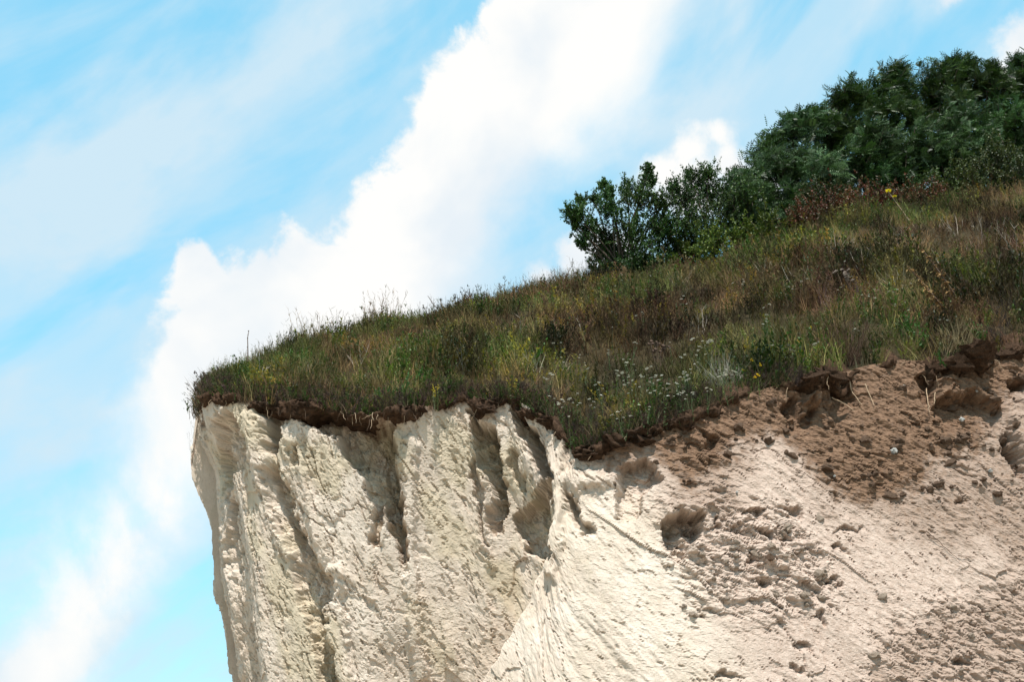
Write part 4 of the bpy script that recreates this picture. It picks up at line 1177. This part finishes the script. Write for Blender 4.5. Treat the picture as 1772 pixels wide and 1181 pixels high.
tt_ += tree('olive_bush', 1440, 400, 33.8, [(1410, 340, 24), (1445, 350, 24), (1385, 370, 22), (1470, 340, 20)], 'round', .08, 20, OLIVE, 'small olive bush behind the russet bush', 'bush', twig_up=.7, trunk_r=.025, nstems=3, wind=(0, 0, 0), twl=1.2)
# feathery trees
LT = [  # base x, base y, Y, clumps, colours, label
    (1300, 430, 35.0, [(1290, 335, 34), (1320, 300, 38), (1330, 345, 40), (1300, 380, 40), (1345, 390, 40), (1275, 320, 22), (1270, 365, 30)], BLUE, 'grey green feathery tree next to the upright shrub'),
    (1370, 420, 36.0, [(1330, 260, 34), (1365, 240, 34), (1395, 225, 34), (1350, 290, 40), (1390, 280, 42), (1320, 285, 30), (1375, 215, 22)], BLUE, 'rounded feathery tree on the lower left flank of the thicket'),
    (1400, 415, 34.6, [(1390, 345, 40), (1430, 330, 40), (1380, 385, 36), (1430, 370, 34), (1415, 300, 38)], [BLUE[0], BLUE[1], BLUE[4]], 'low blue green feathery sapling in front of the thicket'),
    (1450, 400, 37.0, [(1425, 225, 32), (1455, 205, 30), (1450, 175, 22), (1475, 165, 26), (1445, 250, 40), (1480, 225, 36), (1408, 205, 18)], DEEP, 'dark feathery tree with two pointed tops'),
    (1500, 395, 36.0, [(1480, 270, 40), (1520, 260, 42), (1500, 300, 42), (1475, 310, 36), (1530, 300, 38), (1500, 235, 28)], BLUE, 'pale blue green feathery tree in the middle of the thicket'),
    (1535, 385, 37.6, [(1510, 165, 34), (1540, 145, 36), (1560, 165, 32), (1525, 195, 38), (1560, 205, 36), (1550, 128, 18), (1500, 190, 26), (1580, 215, 30)], DEEP, 'tall broad feathery tree rising left of the notch in the tree line'),
    (1570, 380, 36.2, [(1555, 265, 38), (1590, 250, 38), (1570, 295, 40), (1610, 290, 36), (1545, 320, 32)], BLUE, 'silvery feathery tree at the centre front of the thicket'),
    (1630, 375, 38.0, [(1605, 150, 34), (1635, 135, 36), (1620, 175, 40), (1665, 140, 34), (1655, 180, 38), (1600, 195, 34), (1640, 118, 18), (1670, 118, 18)], DEEP, 'tall dark feathery tree right of the notch in the tree line'),
    (1650, 370, 36.4, [(1640, 225, 40), (1675, 215, 38), (1650, 260, 40), (1690, 250, 38), (1625, 265, 32), (1665, 290, 34)], BLUE, 'blue green feathery tree below the right-hand tops'),
    (1700, 360, 38.0, [(1690, 155, 34), (1715, 150, 32), (1740, 150, 34), (1700, 190, 40), (1740, 190, 38), (1715, 130, 18)], DEEP, 'dark feathery tree with feathered top beside the olive bush'),
    (1745, 350, 37.0, [(1730, 225, 40), (1765, 215, 40), (1750, 255, 38), (1715, 255, 34), (1790, 240, 40)], BLUE, 'light green feathery tree standing over the olive bush'),
    (1790, 345, 38.4, [(1765, 140, 34), (1795, 130, 38), (1780, 170, 40), (1820, 160, 40), (1760, 118, 18), (1810, 210, 40)], DEEP, 'tall feathery tree at the upper end of the slope'),
    (1860, 340, 38.0, [(1850, 150, 44), (1890, 150, 44), (1860, 200, 50), (1900, 230, 50), (1850, 260, 50)], BLUE, 'feathery tree farthest up the slope'),
]
for bx_, by_, Y_, cl, cc, lab in LT:
    mx_, my_ = np.mean([q[0] for q in cl]), max(q[1] for q in cl)
    cl = cl + [(bx_ + (mx_ - bx_) * f + random.uniform(-22, 22), by_ + (my_ - by_) * f, 34) for f in np.arange(.12, 1.0, .42 if by_ - my_ < 110 else .26)]
    tt_ += tree('feathery_tree', bx_, by_, Y_, cl, 'pinnate', .32, 40, cc, lab, 'tree', 'feathery trees in the thicket', wind=(.45, .05, .02), twig_up=.7, trunk_r=.04)
print('TRIS grass', tot, 'trees', tt_)

# ------------------------------------------------------------------ small things on the face
root_me = [tubes_mesh('root', [tube(p, [.006, .006, .005, .004, .003, .002], 4)], M_TWIG if i % 2 else M_ROOT) for i, p in enumerate(root_me)]
for i in range(70):
    p, c = on_lip(random.choice([random.uniform(345, 1180), random.uniform(345, 1000), random.uniform(1340, 1740)]), random.uniform(.45, .75))
    o = bpy.data.objects.new('root', random.choice(root_me)); link(o, topsoil); o.location = p + Vector((0, -.02, .02)); o.rotation_euler = (random.uniform(-.5, .3), random.uniform(-.6, .6), random.uniform(0, 6)); o.scale = (random.uniform(.5, 1.2),) * 3
def tube_thing(name, pts_px, r, mat, label, cat, group=None, off=.03):
    P_ = [on_cliff(x, y) + Vector((0, -off, 0)) for x, y in pts_px]
    pts = []
    for i in range(len(P_) - 1):
        for f in np.linspace(0, 1, 5)[:-1]: pts.append(P_[i].lerp(P_[i + 1], f) + Vector((random.gauss(0, .006), random.gauss(0, .006), random.gauss(0, .006))))
    pts.append(P_[-1])
    b = pts[0].copy()
    o = obj(name, tubes_mesh(name, [tube([p - b for p in pts], list(np.linspace(r, r * .4, len(pts))), 5)], mat))
    o.location = b
    return tag(o, label, cat, group)
tube_thing('root', [(1466, 655), (1473, 682), (1490, 702)], .012, M_ROOT, 'long pale root hanging over dark soil under the dead bush', 'root', off=.06)
tube_thing('root', [(1494, 669), (1506, 688), (1512, 702)], .011, M_ROOT, 'shorter pale root curving down beside the long one', 'root', off=.06)
tube_thing('root', [(1604, 676), (1605, 700), (1605, 716)], .010, M_ROOT, 'straight thin root dangling beside the deep soil hollow', 'root', off=.06)
tube_thing('root', [(1614, 682), (1617, 694), (1617, 702)], .010, M_ROOT, 'short stubby root at the lip of the deep soil hollow', 'root', off=.06)
tube_thing('root', [(1440, 690), (1462, 700), (1478, 712)], .009, M_ROOT, 'thin slanting root in the dark soil notch', 'root', off=.05)
tube_thing('twig', [(1604, 919), (1630, 945), (1660, 970)], .008, M_TWIG, 'long thin dark twig lying on the pale slope', 'twig')
tube_thing('twig', [(1655, 963), (1686, 965)], .007, M_TWIG, 'short dark twig crossing the end of the long one', 'twig')
tube_thing('twig', [(1410, 815), (1430, 798)], .008, M_TWIG, 'short dark twig stuck in the brown soil', 'twig')
flint = rock_mesh('stone', 290, 3, .5, 1.5); flint.materials.append(M_FLINT)
for px, py, s, lab in [(1547, 782, .062, 'large white angular stone standing out on the brown soil'), (1563, 670, .03, 'small white stone just below the bare soil shelf'), (1688, 678, .028, 'small white stone at the right of the soil hollow'),
                       (1275, 852, .026, 'small pale stone lying below the brown soil'), (1712, 818, .04, 'pale stone on the dusty slope under the soil'), (1664, 730, .05, 'pale lump inside the shaded soil hollow'), (1442, 827, .024, 'tiny pale stone at the lower rim of the soil'),
                       (1332, 968, .07, 'reddish brown stone embedded in the rough lower face')]:
    p = on_cliff(px, py)
    me = flint if 'reddish' not in lab else pale_clods[0]
    o = bpy.data.objects.new('stone', me); link(o); o.location = p + Vector((0, -.02, .01)); o.scale = (s, s * .9, s); o.rotation_euler = (random.uniform(0, 6), random.uniform(0, 6), 0)
    tag(o, lab, 'stone')
